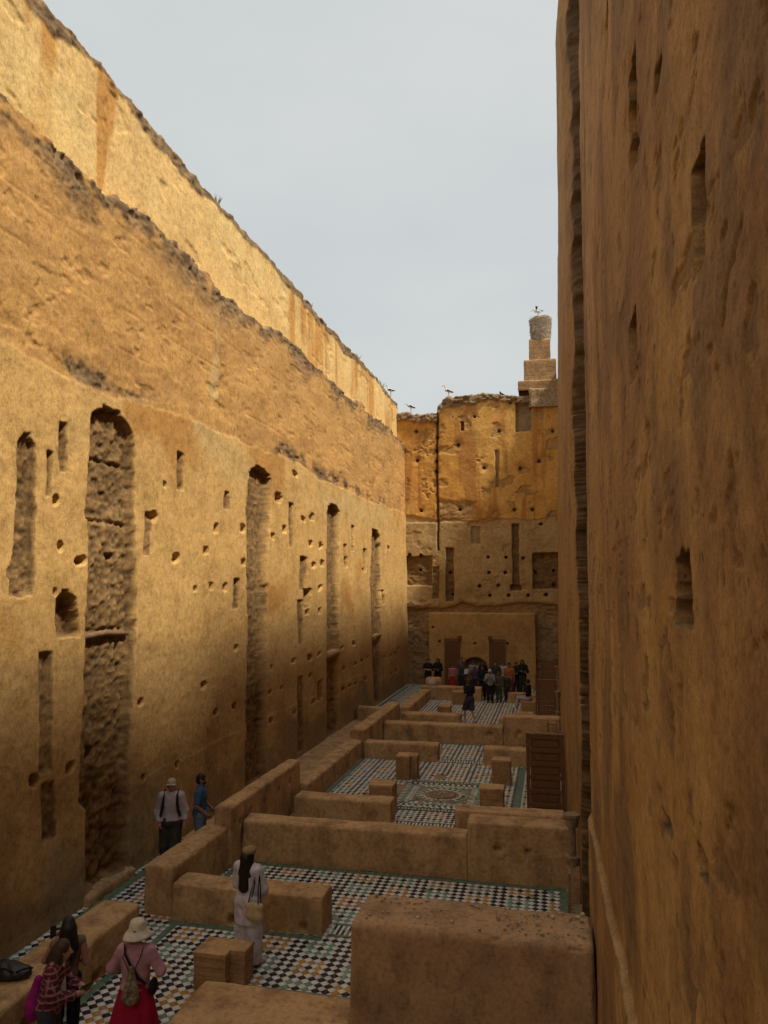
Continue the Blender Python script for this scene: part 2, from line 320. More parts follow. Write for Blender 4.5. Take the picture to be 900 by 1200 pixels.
    for dep, ro, pr in NICHES:
        pr = pr[::-1]; zz = [p[0] for p in pr]; yl = np.interp(Z, zz, [p[1] for p in pr]); yr = np.interp(Z, zz, [p[2] for p in pr])
        sft = .04 if ro else .03
        k = .012*np.maximum(Y-9, 0)*.1+sft
        q = np.minimum(np.minimum(Y-yl, yr-Y)+en, np.minimum(Z-zz[0], zz[-1]+.05-Z)+en)/k; m = np.clip(q+.5, 0, 1); mc = np.clip(q*1.5+1.25, 0, 1)
        fa = np.minimum(1, 13/np.maximum(Y, 5)); inn = -dep*(.42 if dep > .4 else .8)+fa*(.034*rr*min(1, dep/.2)+.022*r2+.014*fbm(Y*3.5, Z*4.5, 87, 3)+.006*lift*(dep > .3) if ro else .02*rr)
        # the foot of each tall niche is deeper, cut back on its far side
        if dep > .4: inn = inn-.05*sst(2.2, 1.4, Z)
        d = d*(1-m)+np.minimum(inn, d)*m
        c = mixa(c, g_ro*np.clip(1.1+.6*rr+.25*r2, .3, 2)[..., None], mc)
    for hy, hz, hw, hh in HOLES:
        k = .035
        q = (1-((np.abs(Y-hy)/(hw*.40))**3+(np.abs(Z-hz+.25*(Y-hy)*np.sin(hy*9))/(hh*.46))**3))*.5*min(hw, hh)+.9*en
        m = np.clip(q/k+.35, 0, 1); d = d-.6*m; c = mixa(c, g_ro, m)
    # timber-laid courses that show as deep horizontal slots in the first niche
    for z0 in (6.75, 4.72, 7.9):
        m = np.clip((.05-np.abs(Z-z0-.03*fbm(Y*2, 0*Y, 85)))/.03, 0, 1)*(Y > 12.05)*(Y < 13.5); d = d-.04*m
    X = -8.1-.015*Z+d
    P = np.stack([X, Y, Z], -1)
    tops = []; ct = []
    for k, (dx, dz) in enumerate([(.06, .04), (.2, .09), (.4, .06), (.6, .08), (.8, .02), (.95, -.2), (1.0, -15.6)]):
        t = np.stack([X[:, -1]-dx, ys, zt+dz+(.05*fbm(ys*4, 0*ys+k, 91) if dz > -1 else 0)], -1); tops.append(t); ct.append(np.broadcast_to(g_rb, t.shape))
    P = np.concatenate([P, np.stack(tops, 1)], 1); C = np.concatenate([c, np.stack(ct, 1)], 1)
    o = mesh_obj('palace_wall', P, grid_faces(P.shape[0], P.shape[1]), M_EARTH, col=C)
    tag(o, 'towering ochre earth wall with tall gouged niches, putlog holes and pale sunlit upper band', 'wall', 'great rammed earth walls')
    return o
LW = left_wall()

def far_wall():
    xs = np.arange(-9.2, 1.0, .035); s = np.linspace(0, 1, 440)
    zt = np.where(xs < -6.33, 15.28, 15.95+.2*np.exp(-((xs+4)/2)**2))+.10*fbm(xs*1.2, 0*xs, 103)+.06*fbm(xs*5, 0*xs, 104)
    zt = np.where((xs > -6.33) & (xs < -6.05), 15.6+(xs+6.33)*1.2, zt)
    Xg = xs[:, None]+0*s[None]; Z = s[None]*zt[:, None]; ZT = zt[:, None]+0*Z
    zb = 9.2+.25*fbm(Xg*.5, 0*Xg, 105, 3)+.05*fbm(Xg*3, Z*.5, 106)
    U = sst(-.05, .05, Z-zb)
    d = .06*fbm(Xg*.3, Z*.25, 111, 3)+.015*fbm(Xg*1.5, Z*1.5, 112)+.006*fbm(Xg*7, Z*7, 113, 3)
    c = mixa(np.array((.44, .30, .135)), np.array((.50, .35, .165)), sst(-.3, .4, fbm(Xg*.6, Z*.6, 114)))
    c = mixa(c, g_st, .5*sst(.0, .6, fbm(Xg*.8, Z*.6, 115, 5)+.3-.12*Z))
    cu = mixa(np.array((.66, .35, .085)), np.array((.72, .42, .12)), sst(-.3, .4, fbm(Xg*.5, Z*.35, 116)))
    cu = mixa(cu, np.array((.44, .2, .055)), .8*sst(.15, .5, fbm(Xg*1.6, Z*.15, 117, 4)))
    c = mixa(c, cu, U); d = d+.05*U
    rr = fbm(Xg*3, Z*4, 118, 5, .62)
    pk = sst(.33, .5, fbm(Xg*1.3, Z*1.6, 119, 4)); pk = pk*np.where(Z > 9, .8, .5); d = d-.05*pk*(1+.5*rr); c = mixa(c, g_ro*1.8, pk*.8)
    pt = sst(-.12, .12, np.minimum(np.minimum(Xg+6.3, -4.3-Xg), np.minimum(Z-9.05, 10.35-.35*(Xg+6.3)*.5-Z))+.15*fbm(Xg*2, Z*2, 120)); d = d-.06*pt*(1+.5*rr); c = mixa(c, g_ro*1.9, pt)
    low = 1-sst(-.06, .06, Z-4.35-.25*fbm(Xg*.6, 0*Xg, 121, 3)); d = d-.16*low+.07*rr*low; c = mixa(c, np.array((.33, .22, .11)), low*.8)
    edge = np.exp(-((Z-4.55-.25*fbm(Xg*.6, 0*Xg, 121, 3))/.18)**2); d = d+.04*edge*(1+.8*rr)
    crk = np.exp(-((Xg+6.36-.05*fbm(Z*1.1, 0*Z, 122, 4))/.05)**2)*(Z > 7.4); d = d-.25*crk; c = mixa(c, g_ro*.9, np.clip(crk*1.2, 0, 1))
    d = d-.10*(Xg < -6.36)*(Z > 9.0)
    en = .03*fbm(Xg*3, Z*3, 123)
    def rect(x0, x1, z0, z1, dep, ro, col=g_ro, k=.03):
        nonlocal d, c
        m = np.clip((np.minimum(np.minimum(Xg-x0, x1-Xg), np.minimum(Z-z0, z1-Z))+en)/k+.5, 0, 1)
        d = d*(1-m)+(-dep+ro*rr)*m; c = mixa(c, np.asarray(col)*(1+.2*rr)[..., None], m)
    rect(-4.49, -3.98, 7.77, 8.73, .12, .02, (.34, .24, .12)); rect(-5.94, -5.49, 4.56, 7.56, .2, .06); rect(-2.23, -1.87, 5.27, 8.84, .18, .06); rect(-2.35, -1.8, 5.2, 5.45, .3, .03)
    rect(-1.15, .9, 5.28, 7.23, .24, .07); rect(-9.3, -6.73, 5.46, 7.1, .2, .07); rect(-6.7, -6.32, 4.7, 6.5, .14, .06); rect(-1.94, -1.07, 14.0, 15.64, .3, .02, (.38, .27, .14)); rect(-5.0, -4.86, 14.2, 14.7, .25, 0)
    rect(-3.1, -2.9, 10.9, 13.0, .06, .02, (.36, .23, .1))
    FH = [(-7.34, 9.7), (-5.11, 9.71), (-1.11, 9.62), (-2.08, 9.64), (-.66, 8.81), (-8.0, 7.19), (-7.35, 7.14), (-7.41, 6.32), (-3.57, 7.01), (-2.59, 7.0), (-1.66, 6.95), (-3.53, 6.16), (-2.64, 6.16), (-5.71, 6.17), (-4.06, 5.41), (-3.03, 5.46), (-5.58, 4.94), (-3.5, 4.9), (-2.48, 4.9), (-1.42, 4.91), (-.46, 4.95), (-1.03, 6.16), (-.03, 6.25), (-.05, 5.46), (.08, 13.95), (-3.74, 12.03), (-6.38, 14.73), (-6.38, 13.89), (-6.44, 13.11), (-6.44, 12.52), (-6.45, 11.93), (-5.17, 13.4), (-2.86, 14.08), (-1.72, 11.92), (-4.23, 14.98), (-2.21, 15.7), (-7.6, 14.3), (-7.55, 12.6), (-.7, 12.3)]
    for hx, hz in FH:
        r = .085; q = r-np.hypot(Xg-hx, Z-hz)+.5*en; m = np.clip(q/.03+.5, 0, 1); d = d-.3*m; c = mixa(c, g_ro, m)
        hal = np.exp(-((np.hypot(Xg-hx, Z-hz)-.05)/.17)**2)*(Z > 9.2); d = d-.05*hal*(1+rr); c = mixa(c, g_ro*1.9, np.clip(hal, 0, 1)*.7)
    et = sst(-.08, .08, Z-(ZT-.42-.15*fbm(Xg*.9, 0*Xg, 125, 4))); d = d*(1-et)+et*(.14+.12*rr); c = mixa(c, g_rb*(1+.25*rr)[..., None], et)
    Yg = 41.9-d+.006*Z
    P = np.stack([Xg, Yg, Z], -1); tops = []
    for k, (dy, dz) in enumerate([(.08, .05), (.3, .1), (.6, .06), (.9, 0), (1.1, -.2), (1.1, -15.2)]):
        tops.append(np.stack([xs, Yg[:, -1]+dy, zt+dz+(.06*fbm(xs*3, 0*xs+k, 127) if dz > -1 else 0)], -1))
    P = np.concatenate([P, np.stack(tops, 1)], 1); C = np.concatenate([c, np.broadcast_to(g_rb, (len(xs), 6, 3))], 1)
    o = mesh_obj('palace_wall', P, grid_faces(P.shape[0], P.shape[1]), M_EARTH, col=C)
    tag(o, 'end wall with orange plaster above and grey brown pocked plaster below, closing the court', 'wall', 'great rammed earth walls'); return o
far_wall()

def right_wall():
    ys = list(np.arange(-7, .6, .2)); y = .6
    while y < 42.3: ys.append(y); y += min(.12, max(.006, .0055*(y/1.2)**2))
    ys = np.array(ys)[::-1].copy(); s = np.concatenate([np.arange(0, 1.6, .03), np.arange(1.6, 4.2, .015), np.arange(4.2, 8.7, .008), np.arange(8.7, 18, .035), [18.]])/18
    zt = np.interp(ys, [-7, 22, 42], [18.2, 18.2, 17.4])+.2*fbm(ys*.4, 0*ys, 203)+.08*fbm(ys*2, 0*ys, 204)
    Y = ys[:, None]+0*s[None]; Z = s[None]*zt[:, None]
    a = np.interp(Y, [-7, 10.5, 13.6, 15.2, 17, 20, 30, 41.5], [.40, .40, .36, .36, .2, .12, .08, .05])
    b = np.interp(Y, [-7, 10.5, 13.7, 14.4, 17, 20, 30, 41.5], [.008, .008, .010, -.002, .005, .012, .017, .022])
    d = .02*fbm(Y*.35, Z*.3, 211, 3)*sst(1., 5, Y)+.010*fbm(Y*1.3, Z*1.3, 212)+.004*fbm(Y*5, Z*5, 213, 4)+.0015*fbm(Y*19, Z*19, 214, 3)
    fl = sst(.5, .62, fbm(Y*5, Z*6, 215, 4)); d = d-.008*fl-.002*fbm(Y*30, Z*30, 227, 3)
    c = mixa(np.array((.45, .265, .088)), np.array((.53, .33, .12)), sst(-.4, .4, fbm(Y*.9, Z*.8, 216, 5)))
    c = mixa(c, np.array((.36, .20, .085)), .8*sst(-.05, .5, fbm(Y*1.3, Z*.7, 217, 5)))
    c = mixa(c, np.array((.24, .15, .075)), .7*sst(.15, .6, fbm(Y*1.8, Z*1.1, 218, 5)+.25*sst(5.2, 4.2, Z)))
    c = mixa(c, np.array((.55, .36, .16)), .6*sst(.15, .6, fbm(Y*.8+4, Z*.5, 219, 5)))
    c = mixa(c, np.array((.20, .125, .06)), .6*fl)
    far = sst(13.4, 13.8, Y); c = mixa(c, np.array((.40, .235, .085)), .5*far)
    # proud foot with a worn ledge on the near stretch
    zl = np.interp(Y, [-7, 4.8, 9.07, 10.5], [3.5, 3.06, 2.71, 2.6])+.03*fbm(Y*2, 0*Y, 221)
    pr = (1-sst(-.012, .03, Z-zl))*(1-sst(10.2, 10.5, Y)); d = d+.055*pr; c = mixa(c, np.array((.52, .36, .18)), .8*np.exp(-((Z-zl+.0)/.013)**2)*(Y < 10.4))
    rr = fbm(Y*4, Z*4, 222, 5, .62); en = .02*fbm(Y*6, Z*6, 223, 4)
    # ragged vertical recess between the two stretches, its shade painted into the colour
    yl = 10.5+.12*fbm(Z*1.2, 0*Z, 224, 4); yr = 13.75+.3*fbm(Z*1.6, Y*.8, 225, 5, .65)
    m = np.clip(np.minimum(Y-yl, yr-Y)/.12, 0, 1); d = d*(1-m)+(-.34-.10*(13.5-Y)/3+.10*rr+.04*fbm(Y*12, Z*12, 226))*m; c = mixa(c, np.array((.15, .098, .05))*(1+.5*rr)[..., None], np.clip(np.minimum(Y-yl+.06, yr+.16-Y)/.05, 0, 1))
    for hy, hz, wy, wz, dep in [(2.85, 5.58, .36, .24, .6), (2.39, 6.75, .19, .36, .5), (4.03, 8.14, .26, .55, .5), (4.29, 6.92, .28, .33, .5), (22.7, 3.95, .5, .2, .3), (2.6, 4.72, .12, .07, .1), (2.3, 4.35, .07, .06, .06), (3.1, 7.7, .12, .1, .08), (3.4, 4.6, .2, .05, .05), (5.6, 9.8, .2, .3, .3)]:
        q = np.minimum(wy*.5-np.abs(Y-hy), wz*.5-np.abs(Z-hz))+1.4*en*min(1, wz/.25)
        m = np.clip(q/.014+.5, 0, 1); d = d-dep*m*(1+.25*rr); c = mixa(c, np.array((.05, .033, .018)), np.clip(q/.014+1.4, 0, 1))  # hole insides painted near black, standing in for shade
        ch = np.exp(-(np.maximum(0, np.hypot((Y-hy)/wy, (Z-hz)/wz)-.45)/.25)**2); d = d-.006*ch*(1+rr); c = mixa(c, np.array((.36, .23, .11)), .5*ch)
    def crack(pts, wd, dep, sd):
        nonlocal d, c
        best = np.full_like(Y, 9.)
        wob = .05*fbm(Y*3, Z*3, sd, 4)
        for (y0, z0), (y1, z1) in zip(pts[:-1], pts[1:]):
            vy, vz = y1-y0, z1-z0; t = np.clip(((Y-y0)*vy+(Z-z0)*vz)/(vy*vy+vz*vz), 0, 1)
            best = np.minimum(best, np.hypot(Y-y0-t*vy+wob, Z-z0-t*vz+wob))
        e = np.exp(-(best/wd)**2)*sst(-.5, .2, fbm(Y*4, Z*4, sd+9)); d = d-dep*e; c = mixa(c, np.array((.10, .06, .03)), np.clip(e, 0, 1))
    crack([(1.72, 6.6), (1.85, 6.42), (2.05, 6.3), (2.2, 6.22), (2.45, 6.36), (2.6, 6.3)], .012, .02, 231)
    crack([(2.15, 7.9), (2.3, 7.5), (2.5, 7.2), (2.55, 6.95)], .012, .018, 232); crack([(1.6, 6.15), (1.75, 5.7), (1.72, 5.4)], .008, .012, 233)
    crack([(3.6, 6.5), (4.6, 5.9), (5.2, 6.2)], .012, .015, 234); crack([(2.1, 6.2), (2.15, 5.7), (2.2, 5.2)], .006, .01, 235)
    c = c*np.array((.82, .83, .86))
    X = a+b*Z-d
    P = np.stack([X, Y, Z], -1); tops = []
    for k, (dx, dz) in enumerate([(.06, .03), (.4, .06), (.9, .0), (1.0, -18)]):
        tops.append(np.stack([X[:, -1]+dx, ys, zt+dz], -1))
    P = np.concatenate([P, np.stack(tops, 1)], 1); C = np.concatenate([c, np.broadcast_to(g_rb, (len(ys), 4, 3))], 1)
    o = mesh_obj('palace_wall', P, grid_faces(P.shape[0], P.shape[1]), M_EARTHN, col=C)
    tag(o, 'shaded brown plaster wall with deep slots and a ragged vertical recess, beside the wooden doors', 'wall', 'great rammed earth walls'); return o
right_wall()

def added_rear_wall():  # unseen wall added behind the camera to cut light on front faces
    xs = np.arange(-9.2, 1.2, .15); zs = np.linspace(0, 6.5, 60); X, Z = np.meshgrid(xs, zs, indexing='ij'); d = .05*fbm(X*.6, Z*.6, 501)
    c = mixa(g_lo, g_pl, sst(-.3, .3, fbm(X*.5, Z*.4, 502))); P = np.stack([X, -6+d, Z], -1)
    P = np.concatenate([P, (P[:, -1]+np.array((0, -.4, .05)))[:, None], (P[:, -1]+np.array((0, -1, 0)))[:, None], (P[:, 0]+np.array((0, -1, 0)))[:, None]], 1); C = np.concatenate([c, c[:, -3:]], 1)
    tag(mesh_obj('palace_wall', P, grid_faces(P.shape[0], P.shape[1], True), M_EARTH, col=C), 'plain unseen wall added behind the viewpoint to dim the court', 'wall', 'great rammed earth walls')
added_rear_wall()
# ================================================================= GROUND AND TILED FLOOR
m = MB(); m.add([(-400, -400, -.12), (400, -400, -.12), (400, 400, -.12), (-400, 400, -.12)], [(0, 1, 2, 3)]); tag(m.obj('ground', M_GROUND), kind='structure')
m = MB(); m.box(-9, 1, -7, 42.5, -.1, -.006); floor = m.obj('court_floor', M_GROUT); tag(floor, kind='structure')
C_W, C_B, C_G, C_A = (.82, .82, .79), (.022, .018, .016), (.19, .34, .245), (.50, .27, .05)
C_P = (.34, .42, .33)
BLOCKS = []   # footprints of low walls, filled below: x0,x1,y0,y1,z
LOWW = dict(
 side_near=(-6.93, -6.40, 12.1, 14.35, .79), side_high=(-6.70, -6.33, 14.3, 18.45, 1.16), side_mid=(-6.66, -6.14, 18.5, 24.0, .56), side_far=(-6.58, -6.10, 24.05, 29.9, .86), side_end=(-6.42, -5.93, 31.0, 36.4, .5),
 c0=(-2.36, .33, 8.63, 9.5, 1.75), c0l=(-4.45, -2.36, 7.6, 9.33, .6), left=(-7.1, -6.42, 6.6, 11.15, .6), left_step=(-6.95, -6.45, 6.2, 8.05, .3),
 cnear=(-6.36, -3.72, 12.0, 12.55, .58), c1=(-6.3, -1.72, 14.78, 15.3, .78), c1r=(-1.72, .2, 14.76, 15.32, 1.07), c1b=(-6.2, -3.82, 17.6, 18.15, .5), c1c=(-2.29, .1, 17.25, 17.75, .55),
 c3=(-6.1, -3.68, 23.95, 24.45, .52), c3r=(-2.26, .1, 23.9, 24.4, .5), c4=(-6.08, -1.85, 26.8, 27.35, .62), c4r=(-1.85, .08, 26.85, 27.45, .98), c5=(-6.0, -3.66, 29.5, 30.1, .5), c5r=(-2.2, .08, 29.6, 30.1, .45),
 c6=(-6.4, -3.5, 36.4, 37.0, .62), c6r=(-2.25, -.9, 36.2, 36.7, .45))
CAMP = np.array((0, 0, 5.6))
def tiles():
    p = .145; h = .5*p*.98
    i0, i1, j0, j1 = int(-8.3/p), 3, int(6/p), int(41.6/p)
    I, J = np.meshgrid(np.arange(i0, i1), np.arange(j0, j1), indexing='ij')
    def lay(off):
        return np.stack([(I+off)*p, (J+off)*p], -1).reshape(-1, 2), I.ravel(), J.ravel()
    pb, ib, jb = lay(0); pw, iw, jw = lay(.5)
    ci, cj = np.round(ib/5.), np.round(jb/4.); di, dj = ib-ci*5, jb-cj*4
    ring = (np.abs(di) <= 1) & (np.abs(dj) <= 1) & ~((di == 0) & (dj == 0))
    kb = np.where(ring, np.where((ci+cj) % 2 == 0, 3, 2), 1)
    ctr = np.concatenate([pb, pw]); kind = np.concatenate([kb, np.zeros(len(pw), int)])
    x, y = ctr[:, 0], ctr[:, 1]
    keep = (x < .2-.002*(y-8)) & (x > -8.15)
    rs = np.random.RandomState(3)
    for (x0, x1, y0, y1, z) in LOWW.values(): keep &= ~((x > x0+.12) & (x < x1-.12) & (y > y0+.12) & (y < y1-.12))
    # side walkway and the lobed medallion panel keep their own pavings
    keep &= ~((np.abs(x+3.02) < 1.12) & (np.abs(y-20.35) < 1.12))
    for (x0, x1, y0, y1) in BANDS: keep &= ~((x > x0-.03) & (x < x1+.03) & (y > y0-.03) & (y < y1+.03))
    keep &= ~((fbm(x*.9, y*.9, 305, 4) > .72) & (y > 17))      # lost tiles
    ctr, kind = ctr[keep], kind[keep]
    pal = np.array([C_W, C_B, C_G, C_A])
    n = len(ctr); dz = .002+.004*rs.rand(n); ang = rs.normal(0, .03, n)
    colr = pal[kind]*(1+rs.normal(0, .07, (n, 1)))
    sw = (kind == 0) & (rs.rand(n) < .03); colr[sw] = np.array(C_P)*(.9+.3*rs.rand(sw.sum(), 1)); colr = np.clip(colr, .012, .8)
    base = np.array([(h, 0), (0, h), (-h, 0), (0, -h)])
    ca, sa = np.cos(ang)[:, None], np.sin(ang)[:, None]
    bx, by = base[None, :, 0]*ca-base[None, :, 1]*sa, base[None, :, 0]*sa+base[None, :, 1]*ca
    top = np.stack([ctr[:, None, 0]+bx, ctr[:, None, 1]+by, np.broadcast_to(dz[:, None], (n, 4))+rs.normal(0, .0007, (n, 4))], -1)
    bot = top.copy(); bot[..., :2] = ctr[:, None]+(bot[..., :2]-ctr[:, None])*1.03; bot[..., 2] = -.01
    # which tiles show largest: nearest ones with a clear line to the eye
    D = np.hypot(np.hypot(ctr[:, 0], ctr[:, 1]), 5.6); vis = (ctr[:, 1] > 8)
    f = np.array((-math.sin(YAW)*math.cos(PITCH), math.cos(YAW)*math.cos(PITCH), math.sin(PITCH))); r = np.array((math.cos(YAW), math.sin(YAW), 0)); u = np.cross(r, f)
    q = np.concatenate([ctr, np.zeros((n, 1))], 1)-CAMP; px = 450+880*(q@r)/(q@f); py = 600-880*(q@u)/(q@f)
    vis &= (px > 2) & (px < 898) & (py < 1196)
    for nm in ('c0', 'c0l', 'left', 'left_step', 'cnear', 'side_near'):
        x0, x1, y0, y1, z = LOWW[nm]
        lo = np.array((x0, y0, 0)); hi = np.array((x1, y1, z)); dirv = q+1e-9
        t0 = (lo-CAMP)/dirv; t1 = (hi-CAMP)/dirv; tn = np.minimum(t0, t1).max(1); tf = np.maximum(t0, t1).min(1)
        vis &= ~((tn < tf) & (tn < .999) & (tf > 0))
    for (sx, sy, sr) in ((-4.86, 8.31, .35), (-4.65, 10.45, .45), (-5.4, 7.8, .4)):
        vis &= np.hypot(ctr[:, 0]-sx, ctr[:, 1]-sy) > sr
    order = np.argsort(np.where(vis, D, 1e6))[:300]; single = np.zeros(n, bool); single[order] = True
    fidx = np.array([(0, 1, 2, 3), (4, 5, 1, 0), (5, 6, 2, 1), (6, 7, 3, 2), (7, 4, 0, 3)])
    rest = np.where(~single)[0]; V = np.concatenate([top[rest], bot[rest]], 1).reshape(-1, 3)
    Fc = (fidx[None]+(np.arange(len(rest))*8)[:, None, None]).reshape(-1, 4)
    o = mesh_obj('floor_tile_field', V, Fc, M_TILE, floor, False, col=np.repeat(colr[rest], 8, 0)); tag(o, 'black, white, green and amber lozenge tiles filling the court', kind='stuff')
    # the nearest lozenges, each a tile of its own; eight shared shades per colour
    shades = {}
    for k in range(4):
        for v in range(4):
            cc = np.clip(pal[k]*(1+(v-1.5)*.14), .012, .8)
            vv = np.concatenate([np.c_[base, np.full(4, .004)], np.c_[base*1.03, np.full(4, -.01)]])
            t = mesh_obj('floor_tile', vv, fidx, M_TILE, None, False, col=np.tile(cc, (8, 1))); shades[k, v] = t.data; bpy.data.objects.remove(t)
    for i in np.where(single)[0]:
        k = kind[i]; o = bpy.data.objects.new('floor_tile', shades[k, rs.randint(4)]); o.location = (ctr[i, 0], ctr[i, 1], dz[i]-.004)
        o.rotation_euler = (rs.normal(0, .008), rs.normal(0, .008), ang[i]); link(o, floor)
m = MB(); m.box(-8.25, -6.5, 15.6, 30.2, -.05, .03); tag(m.obj('walkway', M_PLAS), kind='structure')
# striped threshold bands between the pairs of cross walls
BANDS = [(-3.66, -2.36, 12.05, 12.5), (-3.78, -2.32, 17.6, 18.0), (-3.64, -2.3, 23.95, 24.4), (-3.64, -2.3, 29.55, 30.0), (-4.1, -1.95, 21.55, 21.75), (-4.1, -1.95, 18.9, 19.1)]
tiles()
def threshold(x0, x1, y0, y1, nm):
    g = MB(); g.box(x0, x1, y0, y0+.05, -.01, .006); g.box(x0, x1, y1-.05, y1, -.01, .006); g.obj('border_strip', M_GREEN, floor)
    V = []; Fc = []; C = []; x = x0; k = 0
    rows = max(1, int((y1-y0-.12)/.11)); rs = np.random.RandomState(5)
    while x < x1-.03:
        for r in range(rows):
            ya = y0+.06+r*(y1-y0-.12)/rows; yb = ya+(y1-y0-.12)/rows-.008
            cc = np.array(C_W if k % 2 == 0 else (C_B if (k//2+r) % 3 else (C_G if k % 4 == 1 else C_A)))*(1+rs.normal(0, .1))
            b = len(V); sl = .03
            V += [(x, ya, .004), (x+.034, ya, .004), (x+.034+sl*0, yb, .004), (x, yb, .004)]; Fc.append((b, b+1, b+2, b+3)); C += [np.clip(cc, .01, .8)]*4
        x += .042; k += 1
    o = mesh_obj('threshold_tiles', V, np.array(Fc), M_TILE, floor, False, col=np.array(C)); tag(o, 'threshold band of narrow striped tiles', kind='stuff')
for i, b in enumerate(BANDS): threshold(*b, 'b%d' % i)
# green strips along the feet of the walls
for (x0, x1, y0, y1) in [(-6.36, .1, 14.62, 14.76), (-.02, .12, 10.5, 14.6), (-6.36, -3.7, 11.84, 11.98), (-6.38, -6.26, 8.0, 11.15), (-6.31, -6.19, 12.6, 14.7), (-4.3, -2.4, 10.3, 10.38), (-6.12, -6.0, 18.2, 23.9), (-1.15, -.95, 17.8, 23.8), (-7.96, -7.82, 11.3, 15.4), (-8.0, -7.85, 30, 41), (-6.9, -6.75, 31, 40), (-6.0, .05, 26.62, 26.76), (-6.32, -6.2, 15.4, 17.5), (-6.28, -6.16, 11.15, 12.0)]:
    g = MB(); L = max(x1-x0, y1-y0); n = int(L/.28); 
    for k in range(n):
        if x1-x0 > y1-y0: g.box(x0+L*k/n+.003, x0+L*(k+1)/n-.003, y0, y1, -.01, .007+random.uniform(0, .002))
        else: g.box(x0, x1, y0+L*k/n+.003, y0+L*(k+1)/n-.003, -.01, .007+random.uniform(0, .002))
    g.obj('border_strip', M_GREEN, floor)
# square medallion panel with a ruined round basin
def medallion(cx, cy):
    V = []; Fc = []; C = []; rs = np.random.RandomState(9)
    def quad(pts, c, z=.005):
        b = len(V); V.extend([(px, py, z) for px, py in pts]); Fc.append((b, b+1, b+2, b+3)); C.extend([np.clip(np.array(c)*(1+rs.normal(0, .12)), .01, .8)]*4)
    for (ra, rb, c1, c2, st) in [(1.10, .98, C_B, C_W, .075), (.97, .90, C_G, C_G, .2), (.89, .80, C_W, C_P, .06), (.79, .72, C_G, C_W, .09)]:
        n = int(2*ra/st)
        for k in range(n):
            a, b = -ra+2*ra*k/n, -ra+2*ra*(k+1)/n-.008; c = c1 if k % 2 else c2
            for q in ([(a, -ra), (b, -ra), (b, -rb), (a, -rb)], [(b, ra), (a, ra), (a, rb), (b, rb)], [(-ra, b), (-ra, a), (-rb, a), (-rb, b)], [(ra, a), (ra, b), (rb, b), (rb, a)]):
                if max(abs(a), abs(b)) <= ra: quad([(cx+x, cy+y) for x, y in q], c)
    for (ra, rb, c1, c2, n) in [(.70, .62, C_G, C_P, 44), (.61, .53, C_B, C_W, 44), (.52, .45, C_W, C_P, 36), (.44, .36, (.36, .24, .12), (.30, .2, .1), 30)]:
        for k in range(n):
            if fbm(k*.4, ra*5, 5) > .45 and cy+ra*math.sin(2*math.pi*k/n) < cy: continue
            t0, t1 = 2*math.pi*k/n, 2*math.pi*(k+.92)/n
            quad([(cx+rb*math.cos(t0), cy+rb*math.sin(t0)), (cx+ra*math.cos(t0), cy+ra*math.sin(t0)), (cx+ra*math.cos(t1), cy+ra*math.sin(t1)), (cx+rb*math.cos(t1), cy+rb*math.sin(t1))], c1 if k % 2 else c2, .008)
    mesh_obj('mosaic_medallion', V, np.array(Fc), M_TILE, floor, False, col=np.array(C))
    g = MB(); g.lathe((cx, cy, 0), [(.37, .0), (.37, .03), (.30, .035), (.26, .01), (.05, .0), (.05, -.004)], 24); g.obj('basin_rim', M_MARBLE, floor, True)
    g = MB()
    for k in range(160):
        a = random.uniform(0, 6.28); r = random.uniform(.35, 1.25); x, y = cx+.35+r*math.cos(a), cy-.35+.6*r*math.sin(a)
        s = random.uniform(.01, .03); g.box(x-s, x+s, y-s, y+s, -.004, s*.9, s*.35)
    o = g.obj('mortar_rubble', M_PEB, floor); tag(o, 'loose rubble over the ruined mosaic', kind='stuff')
medallion(-3.02, 20.35)

